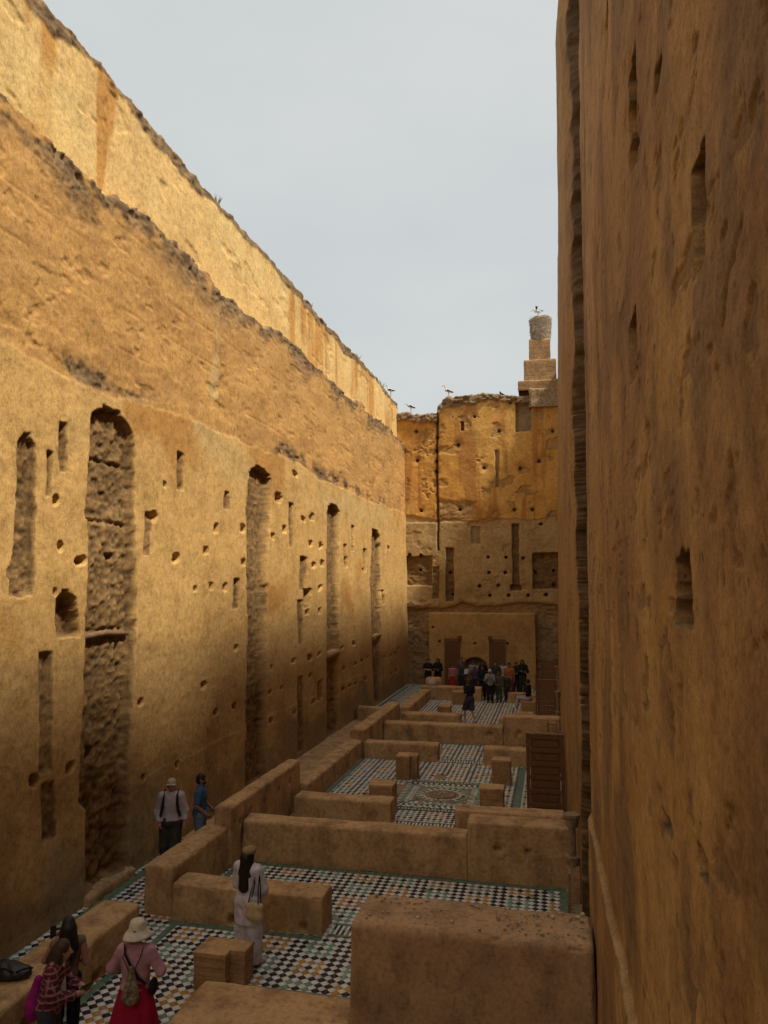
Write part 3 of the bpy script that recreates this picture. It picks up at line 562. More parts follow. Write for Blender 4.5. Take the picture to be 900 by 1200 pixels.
# ================================================================= LOW WALLS
def rbox_mesh(name, x0, x1, y0, y1, z0, z1, mat, parent, r=.06, step=.045, amp=.012, crown=.02, holes=(), seed=0):
    """round-edged mud plaster block; holes = (face axis, a, b, half a, half b, depth)"""
    dims = np.array((x1-x0, y1-y0, z1-z0)); c = np.array((x0+x1, y0+y1, z0+z1))/2; hh = dims/2
    n = np.maximum(4, np.ceil(dims/step).astype(int)); VV = []; FF = []; base = 0
    for ax in range(3):
        u, v = [(1, 2), (2, 0), (0, 1)][ax]
        for sg in (-1, 1):
            if ax == 2 and sg < 0: continue
            a = np.linspace(-1, 1, n[u]+1); b = np.linspace(-1, 1, n[v]+1)
            def warp(t, m):   # a few extra rows close to the edges
                return np.sign(t)*(1-(1-np.abs(t))**1.35)
            A, B = np.meshgrid(warp(a, 0)*hh[u], warp(b, 0)*hh[v], indexing='ij')
            p = np.zeros(A.shape+(3,)); p[..., ax] = sg*hh[ax]; p[..., u] = A; p[..., v] = B
            VV.append(p.reshape(-1, 3)); FF.append(grid_faces(n[u]+1, n[v]+1, sg < 0)+base); base += p.shape[0]*p.shape[1]
    p = np.concatenate(VV); FF = np.concatenate(FF)
    key = np.round(p*5000).astype(np.int64); _, idx, inv = np.unique(key, axis=0, return_index=True, return_inverse=True); inv = np.asarray(inv).ravel()
    p = p[idx]; FF = inv[FF]
    rr = np.array((r, r, r)); lo = -hh+rr; hi = hh-rr; lo[2] = -hh[2]
    inn = np.clip(p, lo, hi); dv = p-inn; ln = np.linalg.norm(dv, axis=1, keepdims=True)
    nrm = dv/np.maximum(ln, 1e-6); flat = ln[:, 0] < 1e-6
    q = np.where(ln > 1e-6, inn+nrm*r, p)
    sh = 1-np.abs(p[:, 0]/hh[0])**2 if dims[0] < dims[1] else 1-np.abs(p[:, 1]/hh[1])**2
    q[:, 2] += crown*sh*(p[:, 2] > hh[2]-r*.5)
    wq = q+c
    nz = fbm3(wq, 1.7, seed, 4)*amp*1.3+fbm3(wq, 7, seed+5, 2)*amp*.35
    chip = np.clip(fbm3(wq, 5.5, seed+9, 4)-.3, 0, 1)*amp*6*(np.sum(np.abs(nrm) > .3, 1) > 1)
    q = q+nrm*(nz-chip)[:, None]; wq = q+c
    for ax, a, b, ha, hb, dep in holes:
        u, v = [(1, 2), (0, 2), (0, 1)][ax]
        face = np.abs(nrm[:, ax]) > .7
        mk = np.clip(np.minimum(ha-np.abs(wq[:, u]-a), hb-np.abs(wq[:, v]-b))/.03+.5, 0, 1)*face
        wq = wq-nrm*(mk*dep)[:, None]
    return mesh_obj(name, wq, FF, mat, parent)
LG = 'low plastered walls of the sunken rooms'
def low(key, label, holes=(), mat=None, r=.035, **k):
    x0, x1, y0, y1, z = LOWW[key]
    o = rbox_mesh('low_wall', x0, x1, y0, y1, -.02, z, mat or M_PLAS, None, r=r, holes=holes, seed=sum(map(ord, key)), **k)
    return tag(o, label, 'wall', LG)
def multi(keys, label, parts, holes={}):
    x0, x1, y0, y1, z = LOWW[keys[0]]
    e = empty('low_wall', ((x0+x1)/2, (y0+y1)/2, 0), 0, label, 'wall', LG); bpy.context.view_layer.update()
    for k, pn in zip(keys, parts):
        b = LOWW[k]; o = rbox_mesh(pn, b[0], b[1], b[2], b[3], -.02, b[4], M_PLAS, None, r=.035, holes=holes.get(k, ()), seed=sum(map(ord, k)), crown=.03)
        o.parent = e; o.matrix_parent_inverse = Matrix.Translation((-(x0+x1)/2, -(y0+y1)/2, 0))
    return e
multi(['side_near', 'side_high', 'side_mid'], 'long stepped side wall between the walkway and the tiled rooms, men behind it', ['low_section', 'raised_section', 'far_section'],
      {'side_high': [(0, y, z, .05, .045, .1) for y, z in ((15.3, .84), (16.1, .80), (16.9, .82), (17.7, .84), (14.75, .8))], 'side_mid': [(0, y, .18, .07, .045, .1) for y in (19.2, 20.2, 21.2, 22.2, 23.2)], 'side_near': []})
low('side_far', 'thin dark rounded side wall beyond the mosaic room')
low('side_end', 'short rounded wall by the far tiled room near the crowd')
low('c0', 'big tall plaster block strewn with grit against the shaded wall', mat=M_PLAS2, r=.07, amp=.014, step=.03)
low('c0l', 'broad low plaster slab adjoining the tall gritty block', r=.09, amp=.014, step=.035)
low('left', 'low wall with a black bag on it beside two women with phones', holes=[(0, 8.55, .2, .11, .09, .16), (0, 10.0, .07, .1, .06, .14)], step=.035, crown=.03)
low('left_step', 'small low step against the foot of the wall with the black bag')
low('cnear', 'low cross wall right behind the woman in white', holes=[(1, -5.25, .09, .07, .06, .15), (1, -4.05, .1, .05, .05, .12)], step=.035)
multi(['c1', 'c1r'], 'long cross wall with a raised stretch ending at the marble column', ['low_section', 'raised_section'], {'c1r': [(1, -1.15, .62, .07, .04, .14), (1, -.6, .6, .05, .035, .12)]})
low('c1b', 'cross wall left of the gap into the mosaic room', step=.05)
low('c1c', 'thin cross wall between the mosaic room and the panelled door', step=.05)
low('c3', 'cross wall on the far side of the mosaic room behind the notched brick stub', step=.06)
low('c3r', 'short cross wall behind the panelled door and the square brick stub', step=.06)
multi(['c4', 'c4r'], 'long cross wall with a raised end in front of the walking man', ['low_section', 'raised_section'], {'c4r': [(1, -1.3, .45, .08, .06, .14)], 'c4': [(1, -2.3, .38, .1, .05, .12)]})
low('c5', 'low cross wall left of the walking man', step=.06)
low('c5r', 'low cross wall beside the boarded door', step=.06)
low('c6', 'wall in front of the left half of the crowd', step=.06)
low('c6r', 'wall in front of the right end of the crowd', step=.06)
o = rbox_mesh('rounded_block', -6.35, -5.5, 37.0, 37.6, 0, .95, M_PLAS, None, r=.2, seed=3); tag(o, 'rounded plaster lump beside the crowd at the end of the wall', 'block')
o = rbox_mesh('stone_slab', -1.75, -.95, 32.6, 33.1, 0, .16, M_PLAS, None, r=.04, seed=4); tag(o, 'flat pale slab under the seated person\'s feet', 'slab')
o = rbox_mesh('niche_sill', -8.35, -7.98, 12.1, 13.65, -.02, .16, M_PLAS, None, r=.05, seed=14); tag(o, 'worn plaster sill at the foot of the widest niche', 'sill')
o = rbox_mesh('cross_step', -8.0, -6.6, 30.3, 30.75, -.02, .55, M_PLAS, None, r=.05, seed=15); tag(o, 'low wall blocking the side walkway', 'wall', LG)
# brick stubs of the lost columns, each a pile of thin courses
def stub(x0, x1, y0, y1, z, label, notch=None, cap=True):
    cx, cy = (x0+x1)/2, (y0+y1)/2; e = empty('brick_stub', (cx, cy, 0), 0, label, 'brick stub', 'brick stubs of lost columns')
    n = max(3, int(round((z-.06)/.065))); hh = (z-.06)/n
    for i in range(n+1):
        last = i == n; a = -.003 if last else random.uniform(.002, .007)
        za, zb = i*hh+(0 if last else .001), (z if last else (i+1)*hh-.002)
        X0, X1, Y0, Y1 = x0-cx+a, x1-cx-a, y0-cy+a, y1-cy-a
        if notch: nx, ny = notch; P = [(X0, Y0), (X1-nx, Y0), (X1-nx, Y0+ny), (X1, Y0+ny), (X1, Y1), (X0, Y1)]
        else: P = [(X0, Y0), (X1, Y0), (X1, Y1), (X0, Y1)]
        # split the sides so each course is a little uneven
        Q = []
        for (ax, ay), (bx, by) in zip(P, P[1:]+P[:1]):
            for k in range(4):
                t = k/4; jx = 0 if k == 0 else random.uniform(-.008, .008); Q.append((ax+(bx-ax)*t+jx, ay+(by-ay)*t+(0 if k == 0 else random.uniform(-.008, .008))))
        V = [(x, y, za) for x, y in Q]+[(x, y, zb+random.uniform(-.004, .004)*(1 if last else .5)) for x, y in Q]; L = len(Q)
        F_ = [tuple(range(L, 2*L)), tuple(range(L))[::-1]]+[(k, (k+1) % L, L+(k+1) % L, L+k) for k in range(L)]
        o = mesh_obj('top_slab' if last else 'brick_course', V, F_, M_PLAS if last else M_BRICK, e, False); bevel(o, .006, 2)
    g = MB(); a = .03; g.box(x0-cx+a, x1-cx-a-(notch[0] if notch else 0), y0-cy+a, y1-cy-a, -.01, z-.03)
    if notch: g.box(x1-cx-a-notch[0]-.02, x1-cx-a, y0-cy+notch[1]+a, y1-cy-a, -.01, z-.032)
    g.obj('mortar_core', M_RUBBLE, e)
stub(-5.0, -4.3, 10.1, 10.58, .5, 'notched brick stub next to the woman in white', (.22, .16))
stub(-4.6, -4.0, 18.6, 19.2, .62, 'brick stub behind the end of the cross wall by the mosaic room entrance')
stub(-4.55, -3.95, 21.6, 22.15, .66, 'notched brick stub standing free at the mosaic room\'s far left corner', (.2, .15))
stub(-1.83, -1.3, 21.65, 22.15, .68, 'tall square brick stub at the mosaic room\'s far right corner')
stub(-1.9, -1.32, 18.95, 19.45, .6, 'brick stub between the medallion and the panelled door')
stub(-4.95, -4.4, 32.0, 32.5, .42, 'small far brick stub near the walking man')
stub(-1.5, -.9, 33.3, 33.8, .55, 'brick stub the seated person sits on')
stub(-4.75, -4.1, 35.2, 35.7, .6, 'brick stub just in front of the crowd\'s wall')
# grit on the tall block
g = MB()
for k in range(240):
    x, y = random.uniform(-2.25, .25), random.uniform(8.72, 9.42)
    if random.random() > .35+.65*(x > -.5)+.3*(x < -1.6): continue
    s = random.choice((.006, .008, .01, .014, .02)); z = 1.755+.02*(1-((y-9.06)/.43)**2)
    g.box(x-s, x+s, y-s, y+s, z-.005, z+s*1.1, s*.35)
tag(g.obj('grit', M_PEB), 'loose grit and pebbles on the tall block', 'grit', kind='stuff')

# ================================================================= GATEHOUSE AT THE END
def gatehouse():
    x0, x1, y, zt = -6.84, -1.07, 41.5, 3.92
    e = empty('gatehouse', ((x0+x1)/2, y, 0), 0, 'low plastered gatehouse block with an arch and two slatted shutters', 'building')
    xs = np.arange(x0, x1+.01, .035); zs = np.linspace(0, zt, 112); X, Z = np.meshgrid(xs, zs, indexing='ij')
    d = .012*fbm(X*1.2, Z*1.2, 401)+.004*fbm(X*8, Z*8, 402)
    ax, ah = -4.315, .64
    dx = (X-ax)/ah; arch = np.where(Z < .95, ah-np.abs(X-ax), (1-np.sqrt(dx**2+((Z-.95)/.58)**2))*.5); m = np.clip(arch/.035+.5, 0, 1); d = d-3.2*m
    c = mixa(np.array((.54, .34, .13)), np.array((.47, .285, .115)), sst(-.3, .4, fbm(X*.8, Z*.7, 403))); c = mixa(c, np.array((.05, .036, .024)), np.clip(arch/.03+1.2, 0, 1))  # arch inside coloured almost black in place of real shade
    for hx, hz in ((-6.62, 3.15), (-6.25, 2.38), (-4.3, 2.3), (-2.55, 2.32)):
        q = np.clip((.06-np.hypot(X-hx, Z-hz))/.03+.5, 0, 1); d = d-.2*q; c = mixa(c, g_ro, q)
    Yg = y-d; P = np.stack([X, Yg, Z], -1)
    P = np.concatenate([P, np.stack([P[:, -1, 0], P[:, -1, 1]+.02, P[:, -1, 2]+.02], -1)[:, None], np.stack([P[:, -1, 0], 0*P[:, -1, 0]+42.2, P[:, -1, 2]+.05], -1)[:, None]], 1)
    f0, f1 = P[:1].copy(), P[-1:].copy(); f0[..., 1] = 42.2; f1[..., 1] = 42.2; P = np.concatenate([f0, P, f1], 0)
    C = np.pad(c, ((1, 1), (0, 2), (0, 0)), mode='edge')
    P[..., 0] -= (x0+x1)/2; P[..., 1] -= y
    mesh_obj('wall', P, grid_faces(P.shape[0], P.shape[1]), M_EARTH, e, col=C)
    def shutter(xa, xb, za, zb):
        ox = (x0+x1)/2; g = MB(); g.box(xa-ox, xb-ox, -.05, .04, za, zb); s = g.obj('shutter', M_WOOD2, e)
        n = 16; g = MB()
        for k in range(n):
            z = za+.06+(zb-za-.12)*k/n; g.box(xa-ox+.05, xb-ox-.05, -.085, -.045, z, z+(zb-za-.12)/n*.62)
        g.box(xa-ox, xa-ox+.05, -.09, -.04, za, zb); g.box(xb-ox-.05, xb-ox, -.09, -.04, za, zb); tag(g.obj('slats', M_WOOD2, s), kind='stuff')
    shutter(-5.97, -5.12, .05, 2.56); shutter(-3.54, -2.67, .05, 2.56)
    ox = (x0+x1)/2
    for bx in (-5.14, -3.5):
        g = MB(); g.box(bx-ox-.08, bx-ox+.1, -.2, .1, 2.5, 2.72); g.obj('beam_end', M_WOOD, e)
gatehouse()
# stepped brick tower with the nest
e = empty('brick_tower', (-.6, 42.5, 15.5), 0, 'stepped brick tower stump rising above the end wall', 'tower')
def tier(nm, xa, xb, za, zb, dep, mat=M_BRICK, r=.03, amp=.02):
    o = rbox_mesh(nm, xa, xb, 42.5-dep, 42.5+dep, za, zb, mat, None, r=r, amp=amp, step=.07, crown=0, seed=int(za*7))
    o.parent = e; o.matrix_parent_inverse = Matrix.Translation((.6, -42.5, -15.5)); return o
tier('rubble_base', -1.15, .9, 15.3, 16.35, .85, M_RUBBLE, .06, .05); tier('plinth', -1.77, .9, 16.3, 16.85, .7); tier('lower_tier', -1.43, .32, 16.8, 18.05, .6); tier('upper_tier', -1.13, .02, 18.0, 19.25, .5)
for za, zb, xa, xb, dd in ((16.85, 18.0, -1.43, .32, .6), (18.05, 19.2, -1.13, .02, .5), (16.35, 16.82, -1.77, .9, .7)):
    g = MB(); z = za
    while z < zb-.05:
        j = random.uniform(.005, .02); g.box(xa-j, xb+j, 42.5-dd-j, 42.5-dd+.1, z, z+.05); z += .075
    o = tag(g.obj('brick_courses', M_BRICK), kind='stuff'); o.parent = e; o.matrix_parent_inverse = Matrix.Translation((.6, -42.5, -15.5))
n = empty('stork_nest', (-.49, 42.5, 19.25), 0, 'tall pale stick nest on top of the brick tower', 'nest')
g = MB(); g.lathe((0, 0, 0), [(.44, -.02), (.5, .1), (.52, .5), (.55, 1.0), (.6, 1.2), (.56, 1.32), (.3, 1.28)], 28, lambda t, i: .06*math.sin(5*t+i)+.03*math.sin(11*t+2*i)); g.obj('packed_core', M_TWIG, n, False)
g = MB()
for k in range(900):
    t = random.uniform(0, 6.283); z = random.uniform(.02, 1.33); r = .5+.09*z/1.3+random.uniform(-.01, .03); dt = random.uniform(-.35, .35); L = random.uniform(.1, .3)
    p = Vector((r*math.cos(t), r*math.sin(t), z)); q = p+Vector((-math.sin(t), math.cos(t), dt)).normalized()*L+Vector((math.cos(t), math.sin(t), 0))*random.uniform(-.02, .05)
    g.tube([p, q], [.011, .006], 4, False)
tag(g.obj('sticks', M_TWIG, n), kind='stuff')

# ================================================================= DOORS, COLUMN AND SMALL THINGS BY THE SHADED WALL
def panel_door(x0, x1, y, z1, label, rails, boards=False):  # wooden door leaf standing out from the side wall
    e = empty('wooden_door', ((x0+x1)/2, y, 0), 0, label, 'screen'); hw = (x1-x0)/2
    g = MB(); g.box(-hw, -hw+.09, -.035, .035, .0, z1); g.box(hw-.09, hw, -.035, .035, .0, z1); bevel(g.obj('stile', M_WOOD, e), .006)
    zs = np.linspace(.06, z1-.06, rails+1)
    if boards:
        for a, b in zip(zs[:-1], zs[1:]):
            g = MB(); g.box(-hw+.09, hw-.09, -.02-random.uniform(0, .01), .02, a+.006, b-.006); bevel(g.obj('board', M_WOOD2, e), .008)
    else:
        for z in zs:
            g = MB(); g.box(-hw+.091, hw-.091, -.033, .033, z-.045, z+.045); bevel(g.obj('rail', M_WOOD, e), .006)
        for a, b in zip(zs[:-1], zs[1:]):
            g = MB(); X0, X1, Z0, Z1 = -hw+.1, hw-.1, a+.05, b-.05
            g.box(X0, X1, -.005, .012, Z0, Z1); g.box(X0+.05, X1-.05, -.022, -.004, Z0+.035, Z1-.035); bevel(g.obj('panel', M_WOOD, e), .008)
    g = MB(); g.box(-hw-.005, hw+.005, -.045, .045, z1+.001, z1+.035); bevel(g.obj('top_edge', M_WOODE, e), .006)
    return e
panel_door(-.75, .14, 18.7, 2.0, 'tall dark brown panelled wooden door standing across the mosaic room', 6)
panel_door(-.74, .0, 29.8, 1.9, 'reddish brown boarded door behind the panelled one', 10, True)
panel_door(-.72, .08, 37.5, 1.95, 'farthest brown boarded door close to the end wall', 7, True)
g = MB(); g.box(-.80, -.755, 29.8, 29.86, -.01, 2.1); tag(bevel(g.obj('wooden_post', M_WOOD, None), .006), 'thin dark post beside the boarded door', 'post')
def column(x, y, label, zb, zt, r, cap_r):
    e = empty('marble_column', (x, y, 0), 0, label, 'column', 'short marble columns along the shaded wall')
    wob = lambda t, i: .05*math.sin(3*t+i)+.03*math.sin(7*t+2*i)
    g = MB(); g.box(-.08, .12, -.09, .09, -.01, zb-.15, .008); bevel(g.obj('pedestal', M_PLAS2, e), .015)
    g = MB(); g.lathe((0, 0, zb-.15), [(cap_r*.86, 0), (cap_r*.9, .10), (cap_r*1.03, .115), (cap_r*1.04, .145), (cap_r*.96, .15)], 20, wob); bevel(g.obj('base', M_MARBLE, e), .008)
    g = MB(); H_ = zt-zb; g.lathe((0, 0, zb), [(r, 0), (r*.97, H_*.3), (r*1.05, H_*.31), (r*1.0, H_*.6), (r*1.06, H_*.62), (r*1.0, H_)], 14, wob); g.obj('shaft', M_MARBLE, e)
    g = MB(); g.lathe((0, 0, zt), [(cap_r*.8, 0), (cap_r*.88, .14), (cap_r*1.04, .16), (cap_r*1.05, .21), (cap_r*.98, .22)], 20, wob); bevel(g.obj('capital', M_MARBLE, e), .008)
column(.21, 14.25, 'short marble column with round capital at the end of the raised wall', .78, 1.28, .062, .135)
column(.08, 23.6, 'stubby marble column beside the wooden stool', .55, .95, .07, .13)
column(.03, 28.6, 'small marble column beside the boarded door', .95, 1.45, .06, .12)
column(.06, 36.6, 'far marble column near the last door', .9, 1.5, .07, .14)
g = MB(); g.add([(.10, 13.5, -.01), (.15, 13.5, -.01), (.15, 13.72, -.01), (.10, 13.72, -.01), (.12, 13.55, .72), (.17, 13.55, .72), (.17, 13.75, .72), (.12, 13.75, .72)], [(0, 3, 2, 1), (4, 5, 6, 7), (0, 1, 5, 4), (1, 2, 6, 5), (2, 3, 7, 6), (3, 0, 4, 7)])
tag(bevel(g.obj('plank', M_WOODE), .005), 'short upright plank under the marble column', 'plank')
# slatted stool with a bundle on it, behind the panelled door
e = empty('wooden_stool', (-.16, 23.4, 0), 0, 'pale slatted wooden stand behind the panelled door', 'stand')
for dx in (-.12, .12):
    for dy in (-.15, .15):
        g = MB(); g.box(dx-.02, dx+.02, dy-.02, dy+.02, -.005, 1.5); g.obj('leg', M_WOODE, e)
for z in (.5, .95, 1.42):
    g = MB(); g.box(-.16, .16, -.18, .18, z, z+.03); g.obj('shelf', M_WOODE, e)
# timber lintels in the niches of the tall wall
for (y0, y1, z, r, nm) in ((26.5, 28.15, 2.98, .13, 0), (33.6, 35.3, 3.15, .09, 1)):
    g = MB(); g.tube([(-8.16, y0, z), (-8.14, (y0+y1)/2, z+.03), (-8.17, y1, z-.02)], [r, r*1.1, r*.9], 10); o = g.obj('lintel', M_PLAS, LW, True)
g = MB(); g.tube([(-8.32, 12.05, 4.62), (-8.3, 12.8, 4.66), (-8.33, 13.6, 4.6)], [.05, .055, .045], 8); g.obj('timber', M_WOODE, LW, True)

# ================================================================= SIGNED-DISTANCE FIGURES
def surfnets(V, org, h):
    nx, ny, nz = V.shape; acc = np.zeros((nx-1, ny-1, nz-1, 3), np.float32); cnt = np.zeros((nx-1, ny-1, nz-1), np.int32); sh = (nx-1, ny-1, nz-1)
    for ax in range(3):
        u, v = (ax+1) % 3, (ax+2) % 3
        for a in (0, 1):
            for b in (0, 1):
                s0 = [None]*3; s1 = [None]*3
                s0[ax] = slice(0, sh[ax]); s1[ax] = slice(1, sh[ax]+1)
                s0[u] = s1[u] = slice(a, a+sh[u]); s0[v] = s1[v] = slice(b, b+sh[v])
                v0, v1 = V[tuple(s0)], V[tuple(s1)]; cr = (v0 < 0) != (v1 < 0); ii = np.nonzero(cr)
                if len(ii[0]) == 0: continue
                t = v0[ii]/(v0[ii]-v1[ii]); acc[ii+(ax,)] += t; acc[ii+(u,)] += a; acc[ii+(v,)] += b; cnt[ii] += 1
    ii = np.nonzero(cnt); idx = np.full(sh, -1, np.int64); idx[ii] = np.arange(len(ii[0]))
    P = (np.stack(ii, -1)+acc[ii]/cnt[ii][:, None])*h+np.asarray(org); Q = []
    for ax in range(3):
        u, v = (ax+1) % 3, (ax+2) % 3; s0 = [slice(None)]*3; s1 = [slice(None)]*3; s0[ax] = slice(0, -1); s1[ax] = slice(1, None)
        a, b = V[tuple(s0)] < 0, V[tuple(s1)] < 0
        for cr, fl in ((a & ~b, False), (~a & b, True)):
            I = np.stack(np.nonzero(cr), -1); ok = (I[:, u] > 0) & (I[:, v] > 0) & (I[:, u] < V.shape[u]-1) & (I[:, v] < V.shape[v]-1); I = I[ok]; qs = []
            for du, dv in ((-1, -1), (0, -1), (0, 0), (-1, 0)):
                J = I.copy(); J[:, u] += du; J[:, v] += dv; qs.append(idx[J[:, 0], J[:, 1], J[:, 2]])
            q = np.stack(qs, -1); Q.append(q[:, ::-1] if fl else q)
    return P, np.concatenate(Q)
def sdf(prims, h, k=.03, cut=None, wr=0, seed=0, sub=None, pad=.06):
    """prims: ('c',a,b,ra,rb,ysc) round cones, ('e',c,(rx,ry,rz)) ellipsoids; smooth union -> mesh"""
    lo = np.full(3, 9.); hi = np.full(3, -9.); bb = []
    for p in prims:
        if p[0] == 'c':
            a, b = np.array(p[1]), np.array(p[2]); r = max(p[3], p[4]); l, u_ = np.minimum(a, b)-r, np.maximum(a, b)+r
        else:
            c, r = np.array(p[1]), np.array(p[2]); l, u_ = c-r, c+r
        bb.append((l, u_)); lo = np.minimum(lo, l); hi = np.maximum(hi, u_)
    lo -= pad; hi += pad; n = np.ceil((hi-lo)/h).astype(int)+1
    V = np.full(n, .2, np.float32); ax = [(lo[i]+h*np.arange(n[i])).astype(np.float32) for i in range(3)]
    for p, (l, u_) in zip(prims, bb):
        i0 = np.maximum(0, np.floor((l-pad-lo)/h).astype(int)); i1 = np.minimum(n, np.ceil((u_+pad-lo)/h).astype(int)+1)
        sl = tuple(slice(a, b) for a, b in zip(i0, i1)); X, Y, Z = np.meshgrid(ax[0][sl[0]], ax[1][sl[1]], ax[2][sl[2]], indexing='ij')
        if p[0] == 'c':
            a, b = np.array(p[1], np.float32), np.array(p[2], np.float32); ys = p[5] if len(p) > 5 else 1.; d = b-a; L = float(d@d)+1e-9
            t = np.clip(((X-a[0])*d[0]+(Y-a[1])*d[1]+(Z-a[2])*d[2])/L, 0, 1)
            D = np.sqrt((X-a[0]-t*d[0])**2+((Y-a[1]-t*d[1])*ys)**2+(Z-a[2]-t*d[2])**2)-(p[3]+(p[4]-p[3])*t)
        else:
            c, r = p[1], p[2]; q = np.sqrt(((X-c[0])/r[0])**2+((Y-c[1])/r[1])**2+((Z-c[2])/r[2])**2); D = (q-1)*min(r)
        W = V[sl]; hh = np.clip(.5+.5*(D-W)/k, 0, 1); V[sl] = D*(1-hh)+W*hh-k*hh*(1-hh)
    G = None
    if wr or cut or sub: G = np.meshgrid(*ax, indexing='ij')
    if wr: V = V+wr*(np.sin(G[2]*31+6*np.sin(G[0]*9+seed)+4*np.sin(G[1]*11+seed*2))*.6+np.sin(G[0]*40+G[2]*17+seed)*.4)
    if sub: 
        for c, r in sub: V = np.maximum(V, -(np.sqrt(((G[0]-c[0])/r[0])**2+((G[1]-c[1])/r[1])**2+((G[2]-c[2])/r[2])**2)-1)*min(r))
    if cut: V = np.maximum(V, cut(*G)).astype(np.float32)
    return surfnets(V, lo, h)

FAB = {}
def fabric(c, key=None, rough=.9):
    k = key or 'cloth_%d_%d_%d' % tuple(int(x*99) for x in c)
    if k not in FAB: FAB[k] = simple(k, c, .22, 14, rough, .004, .2)
    return FAB[k]
def plaid():
    m, nt, b, g = newmat('plaid_cloth'); t = N(nt, 'ShaderNodeTexCoord'); c = None
    base = (.16, .02, .03)
    c = mixc(nt, base, (.05, .012, .02), wave(nt, t, 'Z', 30)); c = mixc(nt, c, (.34, .16, .17), wave(nt, t, 'X', 30, .82)); c = mixc(nt, c, (.05, .015, .03), wave(nt, t, 'Y', 27)); c = mixc(nt, c, (.36, .2, .2), wave(nt, t, 'Z', 26, .86))
    nt.links.new(c, b.inputs['Base Color']); return m
def wave(nt, t, axis, sc, thr=.6):
    s = N(nt, 'ShaderNodeSeparateXYZ'); nt.links.new(t.outputs['Object'], s.inputs[0]); mu = N(nt, 'ShaderNodeMath', operation='MULTIPLY'); mu.inputs[1].default_value = sc*3.3
    nt.links.new(s.outputs[axis], mu.inputs[0]); si = N(nt, 'ShaderNodeMath', operation='SINE'); nt.links.new(mu.outputs[0], si.inputs[0])
    a = N(nt, 'ShaderNodeMath', operation='GREATER_THAN'); a.inputs[1].default_value = thr*.7; nt.links.new(si.outputs[0], a.inputs[0])
    k = N(nt, 'ShaderNodeMath', operation='MULTIPLY'); k.inputs[1].default_value = .75; nt.links.new(a.outputs[0], k.inputs[0]); return k.outputs[0]
M_PLAID = plaid()
SKIN = simple('skin', (.40, .22, .145), .12, 20, .6, .001, .4); SKIN2 = simple('tanned_skin', (.27, .14, .085), .12, 20, .6, .001, .4); SKIN3 = simple('flushed_skin', (.46, .20, .15), .15, 18, .6, .001, .4)
HAIR = simple('black_hair', (.012, .009, .008), .4, 30, .5, .004, .4, (20, 20, 2)); HAIRB = simple('brown_hair', (.05, .025, .014), .4, 30, .5, .004, .4, (20, 20, 2)); HAIRG = simple('grey_hair', (.3, .27, .23), .3, 30, .6, .004, .3)
EYEM = simple('eye', (.05, .04, .035), .2, 8, .3, 0)
def finger_tubes(mb, w, d, nrm, side, curl=.5, sc=1.0):
    """five unequal fingers leaving a palm; w wrist, d hand direction, nrm palm normal"""
    d = Vector(d).normalized(); nrm = Vector(nrm); nrm = (nrm-d*nrm.dot(d)).normalized(); x = d.cross(nrm)*side; w = Vector(w)
    for i, (off, L) in enumerate(((-.03, .062), (-.010, .074), (.011, .080), (.031, .070))):
        p = w+d*.075*sc+x*off*sc; a = curl*.6; pts = [p]; dd = d
        for k in range(3):
            dd = (d*math.cos(a*(k+.6))+nrm*math.sin(a*(k+.6))).normalized(); p = p+dd*L*sc/3*1.15; pts.append(p)
        mb.tube(pts, [.0095*sc, .009*sc, .0085*sc, .006*sc], 6)
    p = w+d*.03*sc-x*.035*sc; pts = [p, p+(d*.6-x*.8+nrm*.3).normalized()*.03*sc, p+(d*.6-x*.8+nrm*.3).normalized()*.03*sc+(d*.9-x*.2+nrm*.4).normalized()*.032*sc]
    mb.tube(pts, [.012*sc, .0105*sc, .0075*sc], 6)
BASEJ = dict(hipL=(-.09, 0, .92), kneeL=(-.10, .015, .50), ankL=(-.10, -.02, .09), toeL=(-.12, .14, .035), hipR=(.09, 0, .92), kneeR=(.10, .015, .50), ankR=(.10, -.02, .09), toeR=(.12, .14, .035),
 shL=(-.175, -.005, 1.405), elL=(-.225, -.03, 1.13), wrL=(-.23, .05, .89), shR=(.175, -.005, 1.405), elR=(.225, -.03, 1.13), wrR=(.23, .05, .89), neck=(0, 0, 1.46), head=(0, .015, 1.605), chest=(0, 0, 1.30), pel=(0, 0, .95))
GP = 'people in the crowd before the gatehouse'
